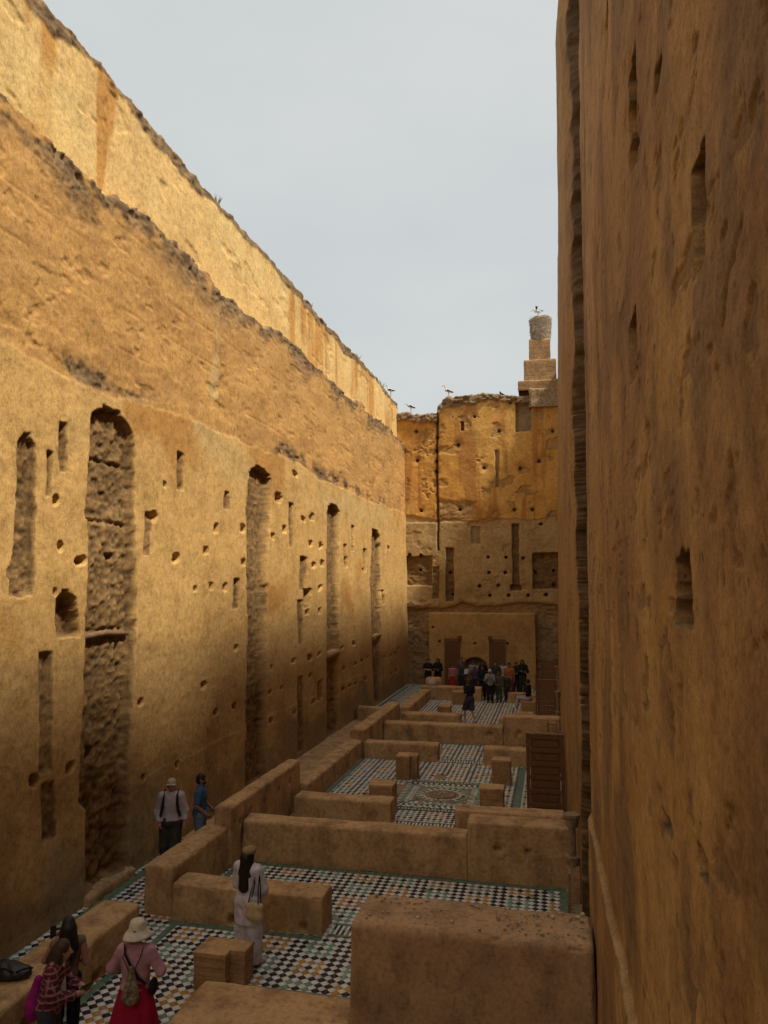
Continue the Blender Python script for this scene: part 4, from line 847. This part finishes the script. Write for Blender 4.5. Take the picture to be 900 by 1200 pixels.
def person(label, loc, rz, height=1.72, h=.012, pose={}, girth=1., skin=None, top=None, bottom=None, shoes=(.03, .025, .02), hair=None, hat=None, group=None, face=False, hdir=0, curl=.5):
    """top=(material, sleeve 0..2, hem z, puff), bottom=(kind, material, hem z, puff), hair=(material, length z or None), hat=(kind, material)"""
    s = height/1.74; e = empty('person', loc, rz, label, 'person', group); e.scale = (s, s, s); J = dict(BASEJ); J.update(pose); g = girth; skin = skin or SKIN
    hd = np.array(J['head']); ch, sh_ = math.cos(hdir), math.sin(hdir)
    def H(x, y, z): return tuple(hd+np.array((x*ch-y*sh_, x*sh_+y*ch, z)))
    def hp(r): return [('e', H(0, -.008, .02), (r+.002, r+.012, r+.022)), ('e', H(0, .022, -.045), (r*.76, r*.82, r*.84))]
    arms = lambda f, q=0: [x for S_ in 'LR' for x in ([('c', J['sh'+S_], tuple(np.array(J['sh'+S_])+(np.array(J['el'+S_])-np.array(J['sh'+S_]))*min(1, f)), .052+q, .052-.010*min(1, f)+q)]+([('c', J['el'+S_], tuple(np.array(J['el'+S_])+(np.array(J['wr'+S_])-np.array(J['el'+S_]))*(f-1)), .042+q, .042-.014*(f-1)+q*1.05)] if f > 1 else []))]
    torso = lambda q=0: [('c', tuple(np.array(J['pel'])+(0, 0, .05)), J['chest'], .135*g+q, .155*g**.5+q, 1.42), ('c', J['chest'], tuple((np.array(J['shL'])+np.array(J['shR']))/2+(0, 0, -.04)), .15*g**.5+q, .12+q, 1.5), ('c', tuple(np.array(J['shL'])*.88+np.array((0, 0, .168))), tuple(np.array(J['shR'])*.88+np.array((0, 0, .168))), .055+q, .055+q), ('e', J['pel'], (.165*g+q, .125*g+q, .12+q))]
    def legs(q=0, zc=0, flare=0):
        out = []
        for S_ in 'LR':
            a, b, c_ = [np.array(J[n+S_]) for n in ('hip', 'knee', 'ank')]
            out += [('c', tuple(a), tuple(b), .088*g**.5+q, .058+q+flare*.5), ('c', tuple(b), tuple(c_), .058+q+flare*.5, .040+q+flare)]
        return out
    feet = lambda q=0: [('c', tuple(np.array(J['ank'+S_])+(0, -.02, -.035)), J['toe'+S_], .042+q, .034+q) for S_ in 'LR']
    pr = hp(.073)+[('c', H(0, .088, .0), H(0, .103, -.026), .011, .015), ('e', H(-.077, -.005, -.01), (.012, .02, .03)), ('e', H(.077, -.005, -.01), (.012, .02, .03)), ('c', J['neck'], H(0, -.015, -.06), .056, .05)]+torso(-.012)+arms(2)+legs(-.008)+feet(-.006)
    mb = MB()
    for S_, sd_ in (('L', -1), ('R', 1)):
        w_, el = np.array(J['wr'+S_]), np.array(J['el'+S_]); d = (w_-el)/np.linalg.norm(w_-el); d = tuple(d*.8+np.array(pose.get('hd'+S_, (0, 0, 0)))); dn = np.array(d)/np.linalg.norm(d)
        pr += [('c', tuple(w_), tuple(w_+dn*.065), .027, .030)]
        nr = pose.get('pn'+S_, (-sd_, .2, 0)); finger_tubes(mb, w_, d, nr, sd_, curl)
    V, Q = sdf(pr, h, .03, sub=[(H(-.032, .088, .008), (.018, .012, .010)), (H(.032, .088, .008), (.018, .012, .010))] if face else None)
    V = np.concatenate([V, np.array(mb.v)]); nq = len(V)-len(mb.v); Fc = [tuple(q) for q in Q.tolist()]+[tuple(i+nq for i in f) for f in mb.f]
    mesh_obj('body', V, Fc, skin, e)
    if face:
        for sx in (-1, 1):
            g_ = MB(); g_.lathe(H(sx*.032, .079, .008), [(.002, -.009), (.009, -.004), (.0095, .004), (.002, .009)], 8); g_.obj('eye', EYEM, e, True)
        g_ = MB(); g_.tube([H(-.022, .083, -.062), H(0, .092, -.060), H(.022, .083, -.062)], [.003, .007, .003], 6); g_.obj('mouth', fabric((.25, .08, .07)), e, True)
    if top:
        mt, sl, hem, puff = top; skirtz = [('c', (0, 0, 1.0), (0, 0, hem), .15*g+puff, .165*g+puff*2.2, 1.3)] if hem < .85 else []
        P_, Q_ = sdf(torso(.012+puff)+(arms(sl, .012+puff) if sl > 0 else [])+skirtz+[('c', J['neck'], tuple(np.array(J['neck'])+(0, 0, .02)), .066, .058)], h, .035, cut=lambda X, Y, Z: np.maximum(hem-Z, Z-1.50), wr=.0045, seed=len(label))
        mesh_obj('top', P_, Q_, mt, e)
    if bottom:
        kd, mt, hem, puff = bottom
        if kd == 'skirt':
            g_ = MB(); prof = [(.145*g, .02)] ; zt_ = 1.06; L = zt_-hem
            prof = [(.150*g+(puff*t_**.8), zt_-L*t_) for t_ in (0, .08, .2, .4, .6, .8, .94, 1)]; prof = prof+[(prof[-1][0]*.96, hem+.004)]
            g_.lathe((0, 0, 0), prof, 44, lambda t, i: (.0 if i < 1 else min(1, i/5)*(.07*math.sin(9*t+.5)+.035*math.sin(16*t+i*.2)))); o_ = g_.obj('skirt', mt, e, True)
            o_.scale = (1, .8, 1)
        else:
            P_, Q_ = sdf(legs(.012+puff, 0, puff*1.2)+[('e', tuple(np.array(J['pel'])), (.172*g+puff, .132*g+puff, .13+puff)), ('c', tuple(np.array(J['pel'])+(0, 0, .0)), tuple(np.array(J['pel'])+(0, 0, .10)), .145*g+puff*.5, .14*g+puff*.3, 1.35)], h, .03, cut=lambda X, Y, Z: np.maximum(hem-Z, Z-J['pel'][2]-.12), wr=.004, seed=3)
            mesh_obj('shorts' if kd == 'shorts' else 'trousers', P_, Q_, mt, e)
    if shoes:
        
        for ft_ in feet(.008):
            P_, Q_ = sdf([ft_], h, .02, cut=lambda X, Y, Z: np.maximum(Z-.10-max(0, ft_[1][2]-.06), -Z)); mesh_obj('shoe', P_, Q_, fabric(shoes), e)
    if hair:
        mt, ln = hair; pr = [('e', H(0, -.016, .032), (.086, .097, .102)), ('e', H(0, -.05, -.02), (.082, .062, .07))]
        if ln: pr += [('c', H(0, -.065, -.02), (hd[0]+.09*sh_, hd[1]-.10*ch, ln+.05), .095, .10), ('c', H(-.06, -.03, -.02), H(-.085, -.085, -.26), .046, .05), ('c', H(.06, -.03, -.02), H(.085, -.085, -.26), .046, .05)]
        P_, Q_ = sdf(pr, h*.85, .025, wr=.003, seed=2, sub=[(H(0, .115, -.03), (.068, .075, .105))]); mesh_obj('hair', P_, Q_, mt, e)
    if hat:
        kd, mt = hat
        if kd == 'cap':
            P_, Q_ = sdf([('e', H(0, -.008, .055), (.092, .106, .085))], h*.8, .02, cut=lambda X, Y, Z: (hd[2]+.035)-Z); o_ = mesh_obj('cap', P_, Q_, mt, e)
            g_ = MB(); n = 9; V_ = []
            for j, zz in ((0, .012), (1, 0)):
                for r_ in (.085, .13):
                    for k in range(n):
                        t = R(-62+124*k/(n-1)); V_.append(H(math.sin(t)*r_*(.95 if r_ > .1 else 1), math.cos(t)*r_*.98+.005, .045+zz-.012*(r_ > .1)-.02*abs(math.sin(t))*(r_ > .1)))
            Fb = []
            for k in range(n-1): Fb += [(k, k+1, n+k+1, n+k), (2*n+k+1, 2*n+k, 3*n+k, 3*n+k+1), (n+k, n+k+1, 3*n+k+1, 3*n+k), (k+1, k, 2*n+k, 2*n+k+1)]
            Fb += [(0, n, 3*n, 2*n), (n-1, 3*n-1, 4*n-1, 2*n-1)]
            mesh_obj('cap_peak', V_, Fb, mt, e)
        elif kd == 'bucket':
            g_ = MB(); g_.lathe(H(0, -.005, .0), [(.175, -.035), (.18, -.03), (.165, -.012), (.125, .03), (.104, .052), (.100, .09), (.092, .135), (.07, .158), (.03, .166)], 32, lambda t, i: (.05*math.sin(3*t+1)+.03*math.sin(5*t))*(i < 4)+.012*math.sin(8*t+i)); g_.obj('sun_hat', mt, e, True)
        elif kd == 'beret':
            P_, Q_ = sdf([('e', H(.015, -.02, .075), (.108, .118, .06)), ('e', H(0, -.01, .045), (.094, .105, .05))], h*.8, .02, wr=.002); mesh_obj('beret', P_, Q_, mt, e)
    return e
def strap(name, pts, wd, mat, parent, th=.004):
    V = []; Fs = []; pts = [Vector(p) for p in pts]
    for i, p in enumerate(pts):
        d = (pts[min(i+1, len(pts)-1)]-pts[max(i-1, 0)]).normalized(); nrm = Vector((p.x, p.y, 0)).normalized() if Vector((p.x, p.y, 0)).length > .01 else Vector((0, 1, 0)); b = d.cross(nrm).normalized()
        V += [tuple(p+b*wd/2), tuple(p-b*wd/2), tuple(p+b*wd/2+nrm*th), tuple(p-b*wd/2+nrm*th)]
    for i in range(len(pts)-1):
        a = i*4; c = a+4; Fs += [(a, c, c+1, a+1), (a+2, a+3, c+3, c+2), (a, a+2, c+2, c), (a+1, c+1, c+3, a+3)]
    return mesh_obj(name, V, Fs, mat, parent, False)
def world_of(e, p): return Matrix.LocRotScale(e.location, e.rotation_euler, e.scale) @ Vector(p)
def thing_from(name, e, prims, h, mat, label, cat, k=.02, wr=0, cut=None):
    """a carried thing: built in its bearer's frame, left top-level"""
    V, Q = sdf(prims, h, k, wr=wr, cut=cut); W = np.array(Matrix.LocRotScale(e.location, e.rotation_euler, e.scale)); V = V@W[:3, :3].T+W[:3, 3]; c = V.mean(0); c[2] = V[:, 2].min()
    o = mesh_obj(name, V-c, Q, mat, None, loc=c); return tag(o, label, cat)
def phone(e, p, d, up, label, mat):
    d = Vector(d).normalized(); up = Vector(up); up = (up-d*up.dot(d)).normalized(); x = d.cross(up); W = Matrix.LocRotScale(e.location, e.rotation_euler, e.scale); p = Vector(p); t = empty('phone', W @ p, 0, label, 'phone')
    def slab(nm, hx, hd_, hu, ou, m_):
        V = [W @ (p+x*a*hx+d*b*hd_+up*(c*hu+ou))-W @ p for a in (-1, 1) for b in (-1, 1) for c in (-1, 1)]; g_ = MB(); g_.add(V, [(0, 1, 3, 2), (4, 6, 7, 5), (0, 4, 5, 1), (2, 3, 7, 6), (0, 2, 6, 4), (1, 5, 7, 3)]); return bevel(g_.obj(nm, m_, t), .003)
    slab('case', .038, .078, .005, 0, mat); slab('screen', .034, .073, .0008, .0062, M_SCREEN)
M_SCREEN = simple('dark_glass', (.02, .022, .026), .2, 5, .12, 0, .5); M_BLK = fabric((.018, .017, .018)); M_CASE = fabric((.03, .03, .034), 'phone_case', .5)

# woman in the sun hat
P1 = person('woman with a white sun hat, pink blouse and crimson skirt seen from behind', (-4.86, 8.36, 0), R(8), 1.64, .010, dict(elL=(-.31, .02, 1.17), wrL=(-.24, .2, 1.08), elR=(.31, .02, 1.17), wrR=(.24, .2, 1.07)), 1.05, SKIN, (fabric((.47, .26, .31)), 1.1, .98, .012), ('skirt', fabric((.36, .012, .05)), .28, .19), (.4, .35, .3), (HAIRB, None), ('bucket', fabric((.62, .56, .44))))
strap('shoulder_strap', [(-.13, -.06, 1.50), (-.09, -.135, 1.42), (0, -.15, 1.28), (.1, -.145, 1.14), (.17, -.1, 1.06)], .035, M_BLK, P1, .006)
o = thing_from('drawstring_bag', P1, [('c', (.02, -.19, 1.28), (.03, -.20, 1.1), .03, .07, 1.2), ('e', (.03, -.215, 1.02), (.10, .07, .10)), ('e', (.03, -.215, .95), (.11, .075, .08))], .012, simple('patterned_bag_cloth', (.2, .16, .1), .8, 22, .9, .004), 'small grey and tan drawstring bag hanging on the pink blouse', 'bag', .03, .003)
thing_from('shoulder_bag', P1, [('e', (.235, -.02, 1.0), (.05, .09, .1))], .012, M_BLK, 'black shoulder bag at the hip of the sun hat wearer', 'bag')
for sx in (-1, 1): strap('drawstring', [(sx*.11, -.05, 1.47), (sx*.105, -.15, 1.38), (.02+sx*.02, -.185, 1.22)], .012, M_BLK, P1)
# woman in plaid looking at her phone
P2 = person('dark haired woman in a red plaid shirt bent over her phone', (-5.64, 7.88, 0), R(-72), 1.62, .010, dict(chest=(0, .04, 1.28), shL=(-.17, .06, 1.385), shR=(.17, .06, 1.385), neck=(0, .07, 1.44), head=(0, .14, 1.56), elL=(-.24, .1, 1.12), wrL=(-.10, .33, 1.10), elR=(.24, .1, 1.12), wrR=(.06, .34, 1.08), pnL=(.2, .1, 1), pnR=(0, .1, 1)), 1., SKIN, (M_PLAID, 1.75, .86, .018), ('trousers', fabric((.05, .055, .07)), .1, .01), (.3, .3, .3), (HAIRB, 1.4))
phone(P2, (-.01, .43, 1.135), (0, 1, .35), (0, -.35, 1), 'black phone held flat by the plaid shirt wearer', M_CASE)
thing_from('magenta_bag', P2, [('c', (-.14, -.19, 1.16), (-.14, -.22, .92), .06, .13, 1.2), ('e', (-.14, -.22, .84), (.15, .11, .14))], .013, fabric((.30, .015, .16)), 'magenta cloth bag hanging behind the plaid shirt', 'bag', .03, .003)
mesh_obj('undershirt', *sdf([('c', (0, .115, 1.38), (0, .13, 1.1), .07, .08, 1.5)], .012), fabric((.5, .5, .53)), P2)
# woman photographing
P3 = person('woman with long black hair holding up a phone beside the low wall', (-5.83, 8.45, 0), R(38), 1.58, .011, dict(elL=(-.27, .14, 1.17), wrL=(-.17, .33, 1.30), elR=(.23, -.02, 1.12), wrR=(.1, .2, 1.12), pnL=(.8, -.2, 0)), .95, SKIN, (fabric((.17, .125, .095)), 0, .95, .002), ('trousers', M_BLK, .1, .006), (.05, .05, .05), (HAIR, 1.22))
phone(P3, (-.17, .38, 1.41), (0, .2, 1), (0, -1, .2), 'black phone raised by the long haired woman', M_CASE)
# woman in white
P4 = person('woman in a long pale lilac white outfit with a tan beret and long black hair', (-4.55, 10.93, 0), R(-14), 1.68, .011, dict(elR=(.25, .05, 1.14), wrR=(.17, .2, 1.0), elL=(-.23, .03, 1.14), wrL=(-.14, .2, 1.05), toeR=(.2, .16, .035), ankR=(.13, -.0, .09), kneeR=(.115, .02, .5)), 1., SKIN, (fabric((.58, .55, .62)), 1.9, .62, .022), ('trousers', fabric((.60, .57, .62)), .06, .035), (.62, .6, .58), (HAIR, 1.12), ('beret', fabric((.30, .2, .11))))
t = empty('tote_bag', world_of(P4, (.22, -.13, .74)), P4.rotation_euler[2], 'cream tote bag with black straps on the shoulder of the woman in white', 'bag')
V, Q = sdf([('c', (-.09, 0, .04), (.09, 0, .04), .045, .045), ('c', (-.11, 0, .20), (.11, 0, .20), .035, .035), ('e', (0, 0, .11), (.15, .06, .12))], .010, .05, cut=lambda X, Y, Z: Z-.235); mesh_obj('pouch', V, Q, fabric((.52, .43, .24)), t)
g = MB()
for yy in (-.03, .03): g.tube([(-.09, yy, .22), (-.06, yy+.03, .40), (-.03, .07, .62), (.0, .09, .68), (.02, .09, .62), (.06, yy+.03, .40), (.09, yy, .22)], .008, 6)
g.obj('strap', M_BLK, t, True)
# the two men on the side walkway
P5 = person('older man in a beige cap and pale checked shirt with backpack straps', (-7.45, 13.95, 0), R(200), 1.76, .010, dict(elL=(-.27, -.02, 1.12), wrL=(-.27, .06, .9), elR=(.26, -.05, 1.13), wrR=(.2, .1, .95), kneeL=(-.11, .10, .5), ankL=(-.11, .06, .09), toeL=(-.13, .22, .035), ankR=(.1, -.14, .10), toeR=(.12, .0, .035)), 1.18, SKIN3, (fabric((.44, .38, .40)), 1.95, .97, .02), ('trousers', fabric((.055, .05, .038)), .08, .022), (.06, .05, .04), (HAIRG, None), ('cap', fabric((.42, .37, .25))), None, True)
for sx in (-1, 1): strap('backpack_strap', [(sx*.12, -.1, 1.48), (sx*.13, .0, 1.50), (sx*.125, .1, 1.44), (sx*.13, .145, 1.32), (sx*.15, .155, 1.18), (sx*.185, .1, 1.05)], .055, M_BLK, P5, .012)
thing_from('backpack', P5, [('e', (0, -.2, 1.28), (.15, .09, .2)), ('e', (0, -.2, 1.15), (.16, .10, .14))], .015, M_BLK, 'black backpack on the back of the man in the beige cap', 'backpack', .05)
P6 = person('bearded man in a blue tee shirt and jeans standing in profile on the walkway', (-7.12, 14.55, 0), R(-72), 1.74, .010, dict(elR=(.24, -.04, 1.14), wrR=(.2, .14, .98), elL=(-.23, .02, 1.14), wrL=(-.2, .18, 1.0)), 1.08, SKIN2, (fabric((.05, .115, .21)), .75, .95, .012), ('trousers', fabric((.16, .22, .31)), .08, .012), (.1, .1, .1), (HAIR, None), None, None, True)
mesh_obj('beard', *sdf([('e', (0, .06, 1.545), (.058, .05, .042))], .009), HAIR, P6)
# the walking man and the seated person
walkp = dict(kneeL=(-.09, .16, .53), ankL=(-.09, .2, .1), toeL=(-.10, .35, .06), kneeR=(.09, -.05, .5), ankR=(.09, -.26, .16), toeR=(.09, -.14, .04), elL=(-.23, -.1, 1.15), wrL=(-.22, .0, .93), elR=(.24, .05, 1.15), wrR=(.2, .22, 1.02))
person('man in a black top and dark shorts walking across the far tiled room', (-3.45, 30.75, 0), R(38), 1.76, .016, walkp, 1., SKIN, (fabric((.02, .02, .022)), .8, .93, .015), ('shorts', fabric((.05, .06, .062)), .5, .03), (.5, .48, .45), (HAIRB, None))
sitp = dict(hipL=(-.09, 0, .5), hipR=(.09, 0, .5), pel=(0, 0, .55), kneeL=(-.11, .42, .55), kneeR=(.11, .43, .53), ankL=(-.11, .52, .12), ankR=(.12, .6, .13), toeL=(-.12, .68, .08), toeR=(.13, .76, .09))
for k_ in ('shL', 'shR', 'elL', 'elR', 'neck', 'head', 'chest'): v_ = BASEJ[k_]; sitp[k_] = (v_[0], v_[1]+.02, v_[2]-.4)
sitp['wrL'] = (-.12, .3, .66); sitp['wrR'] = (.12, .3, .66)
def seated():
    global BASEJ
    e = empty('person', (-1.2, 33.55, .13), R(75), 'person in a black top and pale trousers sitting on a brick stub', 'person')
    J = sitp; hd = np.array(J['head']); A = lambda a, b, r0, r1: ('c', J[a], J[b], r0, r1)
    pr = [('e', tuple(hd+(0, -.008, .02)), (.075, .085, .097)), ('e', tuple(hd+(0, .022, -.045)), (.056, .06, .062)), ('c', J['neck'], tuple(hd+(0, -.01, -.06)), .055, .05)]
    ar = [A('shL', 'elL', .05, .042), A('elL', 'wrL', .042, .028), A('shR', 'elR', .05, .042), A('elR', 'wrR', .042, .028)]
    lg = [A('hipL', 'kneeL', .08, .058), A('kneeL', 'ankL', .058, .04), A('hipR', 'kneeR', .08, .058), A('kneeR', 'ankR', .058, .04)]
    ft = [A('ankL', 'toeL', .04, .034), A('ankR', 'toeR', .04, .034)]; to = [('c', J['pel'], J['chest'], .14, .155, 1.4), ('c', J['shL'], J['shR'], .06, .06)]
    V, Q = sdf(pr+ar+lg+ft+to, .016); mb = MB()
    for S_, sd_ in (('L', -1), ('R', 1)): finger_tubes(mb, J['wr'+S_], (0, 1, -.1), (0, 0, -1), sd_, .5)
    nv = len(V); mesh_obj('body', np.concatenate([V, np.array(mb.v)]), [tuple(q) for q in Q.tolist()]+[tuple(i+nv for i in f) for f in mb.f], SKIN2, e)
    inf = lambda L, q: [x[:3]+(x[3]+q, x[4]+q)+x[5:] for x in L]
    mesh_obj('top', *sdf(inf(to, .02)+inf([ar[0], ar[2]], .015), .016, .03), fabric((.025, .022, .03)), e); mesh_obj('trousers', *sdf(inf(lg, .02)+[('e', J['pel'], (.18, .14, .1))], .016, .03, cut=lambda X, Y, Z: .17-Z), fabric((.42, .42, .46)), e); [mesh_obj('shoe', *sdf(inf([f_], .012), .016), fabric((.5, .46, .42)), e) for f_ in ft]
    mesh_obj('hair', *sdf([('e', tuple(hd+(0, -.018, .03)), (.088, .098, .1))], .016, sub=[(tuple(hd+np.array((0, .115, -.03))), (.068, .075, .105))]), HAIR, e)
seated()
# the crowd before the gatehouse
cross = dict(elL=(-.25, .05, 1.13), wrL=(.02, .2, 1.17), elR=(.25, .05, 1.13), wrR=(-.02, .22, 1.13)); up = dict(elL=(-.24, .12, 1.16), wrL=(-.08, .28, 1.34), elR=(.24, .12, 1.16), wrR=(.08, .28, 1.34)); bag = dict(elR=(.24, .06, 1.14), wrR=(.12, .26, 1.05))
F_ = fabric
CROWD = [
 ('man in black with folded arms at the end of the crowd wall', -6.55, 39.4, 180, 1.66, cross, ((.015, .015, .016), .7, .95), ('trousers', (.03, .03, .032)), (HAIR, None), None),
 ('woman in a black outfit with long hair next to the man with folded arms', -6.02, 39.3, 170, 1.70, cross, ((.014, .014, .016), 1.9, .7), ('trousers', (.015, .015, .017)), (HAIR, 1.2), None),
 ('short person in a pink top and red skirt in the crowd', -5.3, 39.6, 190, 1.38, {}, ((.5, .2, .21), .8, .95), ('skirt', (.3, .03, .03)), (HAIR, 1.3), None),
 ('person in grey standing at the back by the first shutter', -4.95, 40.6, 180, 1.64, {}, ((.12, .1, .1), .8, .95), ('trousers', (.05, .05, .06)), (HAIRB, None), None),
 ('woman in dark plaid carrying a white paper', -4.72, 39.3, 150, 1.55, bag, ((.06, .05, .06), 1.9, .9), ('trousers', (.03, .03, .04)), (HAIRB, 1.25), None),
 ('person in a violet top in front of the arch', -4.1, 39.1, 185, 1.35, {}, ((.08, .05, .11), .8, .9), ('trousers', (.03, .028, .035)), (HAIR, 1.2), None),
 ('man in a pale grey shirt inside the arch', -4.38, 40.9, 180, 1.42, {}, ((.34, .33, .31), 1.0, .9), ('trousers', (.05, .05, .05)), (HAIRB, None), None),
 ('person in a white shirt inside the arch beside the grey one', -3.98, 41.0, 170, 1.38, {}, ((.42, .41, .38), 1.0, .9), ('trousers', (.06, .05, .045)), (HAIR, None), None),
 ('person all in black blocking the arch', -3.72, 39.6, 200, 1.6, cross, ((.016, .015, .017), 1.9, .6), ('trousers', (.015, .015, .016)), (HAIR, 1.2), None),
 ('person in black trousers leaning by the gap in the crowd wall', -3.5, 37.2, 160, 1.62, {}, ((.02, .02, .022), 1.9, .9), ('trousers', (.012, .012, .013)), (HAIR, None), None),
 ('person in a grey hooded top and white cap in front of the crowd', -3.06, 36.1, 175, 1.56, up, ((.27, .27, .28), 1.9, .9), ('trousers', (.02, .02, .024)), None, ('cap', (.55, .55, .53))),
 ('man in a dark green shirt behind the grey hooded top', -3.0, 38.9, 180, 1.66, {}, ((.045, .06, .035), .8, .93), ('trousers', (.04, .035, .03)), (HAIRB, None), None),
 ('person in a white tee shirt next to the orange top', -2.68, 39.2, 185, 1.62, {}, ((.5, .47, .44), .8, .95), ('trousers', (.05, .06, .08)), (HAIRB, None), None),
 ('woman in olive camouflage colours in front of the orange top', -2.66, 36.3, 165, 1.45, bag, ((.10, .10, .06), 1.9, .85), ('trousers', (.07, .07, .05)), (HAIRB, 1.25), None),
 ('man in an orange top and red trousers', -2.25, 37.6, 185, 1.74, {}, ((.42, .15, .06), .9, .8), ('trousers', (.3, .035, .03)), (HAIR, None), None),
 ('person in dark grey beside the red trousers', -2.3, 36.6, 200, 1.3, {}, ((.06, .055, .055), 1.9, .9), ('trousers', (.04, .04, .04)), (HAIRB, None), None),
 ('man in black at the right hand end of the crowd', -2.02, 39.3, 175, 1.6, cross, ((.015, .015, .016), 1.9, .95), ('trousers', (.03, .035, .03)), (HAIR, None), None),
 ('tall person with long dark hair in dark green at the crowd end', -1.68, 39.2, 190, 1.74, cross, ((.018, .022, .018), 1.9, .9), ('trousers', (.035, .045, .03)), (HAIR, 1.25), None)]
for lb, x, y, rz, ht, ps, (tcol, sl, hem), (bk, bc), hr, ht_ in CROWD:
    person(lb, (x, y, 0), R(rz), ht, .021, ps, 1., random.choice((SKIN, SKIN2)), (F_(tcol), sl, hem, .012), (bk, F_(bc), .3 if bk == 'skirt' else .1, .16 if bk == 'skirt' else .012), (.04, .035, .03), hr, (ht_[0], F_(ht_[1])) if ht_ else None, GP)
g = MB(); g.add([(-4.62, 39.0, .95), (-4.42, 38.98, .98), (-4.40, 39.0, 1.22), (-4.60, 39.02, 1.2), (-4.62, 39.006, .95), (-4.42, 38.986, .98), (-4.40, 39.006, 1.22), (-4.60, 39.026, 1.2)], [(0, 1, 2, 3), (7, 6, 5, 4), (0, 4, 5, 1), (1, 5, 6, 2), (2, 6, 7, 3), (3, 7, 4, 0)]); tag(g.obj('paper_sheet', F_((.6, .6, .58))), 'white sheet of paper in the crowd', 'paper')
V, Q = sdf([('e', (0, 0, .14), (.22, .15, .15)), ('e', (.02, 0, .24), (.14, .1, .1))], .02, .05, wr=.004); tag(mesh_obj('white_bundle', V, Q, F_((.5, .47, .42)), None, loc=(-5.95, 36.75, .6)), 'white cloth bundle resting on the crowd wall', 'bundle')
# black bag on the low wall
t = empty('black_bag', (-6.82, 8.72, .62), R(20), 'black soft bag lying open on the low wall', 'bag')
V, Q = sdf([('e', (0, 0, .08), (.20, .15, .10)), ('e', (.12, -.02, .07), (.14, .12, .07)), ('e', (-.08, .04, .13), (.12, .1, .08))], .011, .04, wr=.006, cut=lambda X, Y, Z: -Z); mesh_obj('bag_body', V, Q, simple('black_nylon', (.016, .016, .018), .3, 20, .45, .003, .5), t)
g = MB(); g.tube([(.1, -.12, .12), (.18, -.14, .16), (.25, -.08, .15), (.26, .02, .1)], .012, 6); g.tube([(-.1, -.1, .16), (-.02, -.17, .2), (.08, -.14, .13)], .012, 6); g.obj('strap', M_BLK, t, True)

# ================================================================= STORKS, WEEDS
M_SWH = fabric((.62, .60, .56), 'stork_white'); M_SBK = fabric((.02, .02, .022), 'stork_black'); M_SRD = fabric((.42, .12, .06), 'stork_red')
def stork(loc, rz, sc, label, neck_up=True, wings=False):
    e = empty('stork', loc, R(rz), label, 'stork', 'storks on the ruins'); e.scale = (sc,)*3
    hz = 1.0 if neck_up else .80
    V, Q = sdf([('c', (0, -.14, .58), (0, .16, .66), .10, .10), ('c', (0, .18, .68), (0, .24, hz-.08), .055, .035), ('c', (0, .24, hz-.08), (0, .28, hz), .035, .045)], .018, .04); mesh_obj('body', V, Q, M_SWH, e)
    for sx in (-1, 1):
        if wings: pr = [('c', (sx*.08, .08, .7), (sx*.42, -.02, .86), .035, .03), ('c', (sx*.2, -.02, .76), (sx*.6, -.14, .80), .03, .02), ('c', (sx*.3, -.05, .78), (sx*.5, -.22, .78), .03, .02)]
        else: pr = [('c', (sx*.085, .08, .65), (sx*.05, -.34, .52), .06, .03)]
        mesh_obj('wing', *sdf(pr, .016, .03), M_SBK, e)
        g_ = MB(); g_.tube([(sx*.04, -.02, .52), (sx*.045, -.03, .28), (sx*.045, .0, .0)], [.016, .011, .01], 6); g_.tube([(sx*.045, .0, .008), (sx*.05, .08, .006)], .007, 5); g_.obj('leg', M_SRD, e)
    g_ = MB(); g_.tube([(0, .31, hz), (0, .42, hz-.05), (0, .52, hz-.10)], [.018, .013, .004], 6); g_.obj('bill', M_SRD, e)
stork((-.62, 42.5, 20.52), 70, .8, 'stork with lifted wings on top of the stick nest', False, True)
stork((-5.75, 42.2, 16.12), 110, .8, 'stork perched on the higher part of the end wall')
stork((-7.98, 42.3, 15.36), 120, .78, 'stork perched on the lower corner of the end wall', False)
stork((-8.9, 41.0, 16.08), 80, .75, 'stork at the far end of the tall side wall\'s top')
e = empty('pigeon', (-2.72, 42.2, 16.1), R(60), 'small dark bird on the end wall near the brick tower', 'bird')
mesh_obj('body', *sdf([('c', (0, -.08, .13), (0, .06, .2), .05, .055), ('e', (0, .09, .29), (.035, .045, .035)), ('c', (0, .06, .2), (0, .085, .28), .045, .03)], .012, .03), M_SBK, e); mesh_obj('tail', *sdf([('c', (0, -.1, .12), (0, -.22, .07), .025, .015)], .01), M_SBK, e); g = MB(); g.tube([(0, 0, -.02), (0, 0, .1)], .008, 5); g.obj('leg', M_SRD, e)
M_WEED = simple('dry_weed', (.16, .13, .06), .4, 20)
for (y, z, sc_) in ((18.3, 16.1, .22), (26.4, 16.05, .22), (33.5, 16.1, .35), (38.5, 16.05, .45)):
    t = empty('dry_weed', (-8.85, y, z-.1), 0, 'dry weed tuft growing on top of the tall side wall', 'plant', 'weeds on the wall top'); g = MB()
    for k in range(22):
        a = random.uniform(0, 6.28); l = sc_*random.uniform(.5, 1.1); b = random.uniform(.1, .6); p = (math.cos(a)*.05, math.sin(a)*.05, 0); g.tube([p, (p[0]+math.cos(a)*b*l*.4, p[1]+math.sin(a)*b*l*.4, l*.6), (p[0]+math.cos(a)*b*l, p[1]+math.sin(a)*b*l, l)], [.008, .006, .003], 4, False)
    g.obj('stems', M_WEED, t)
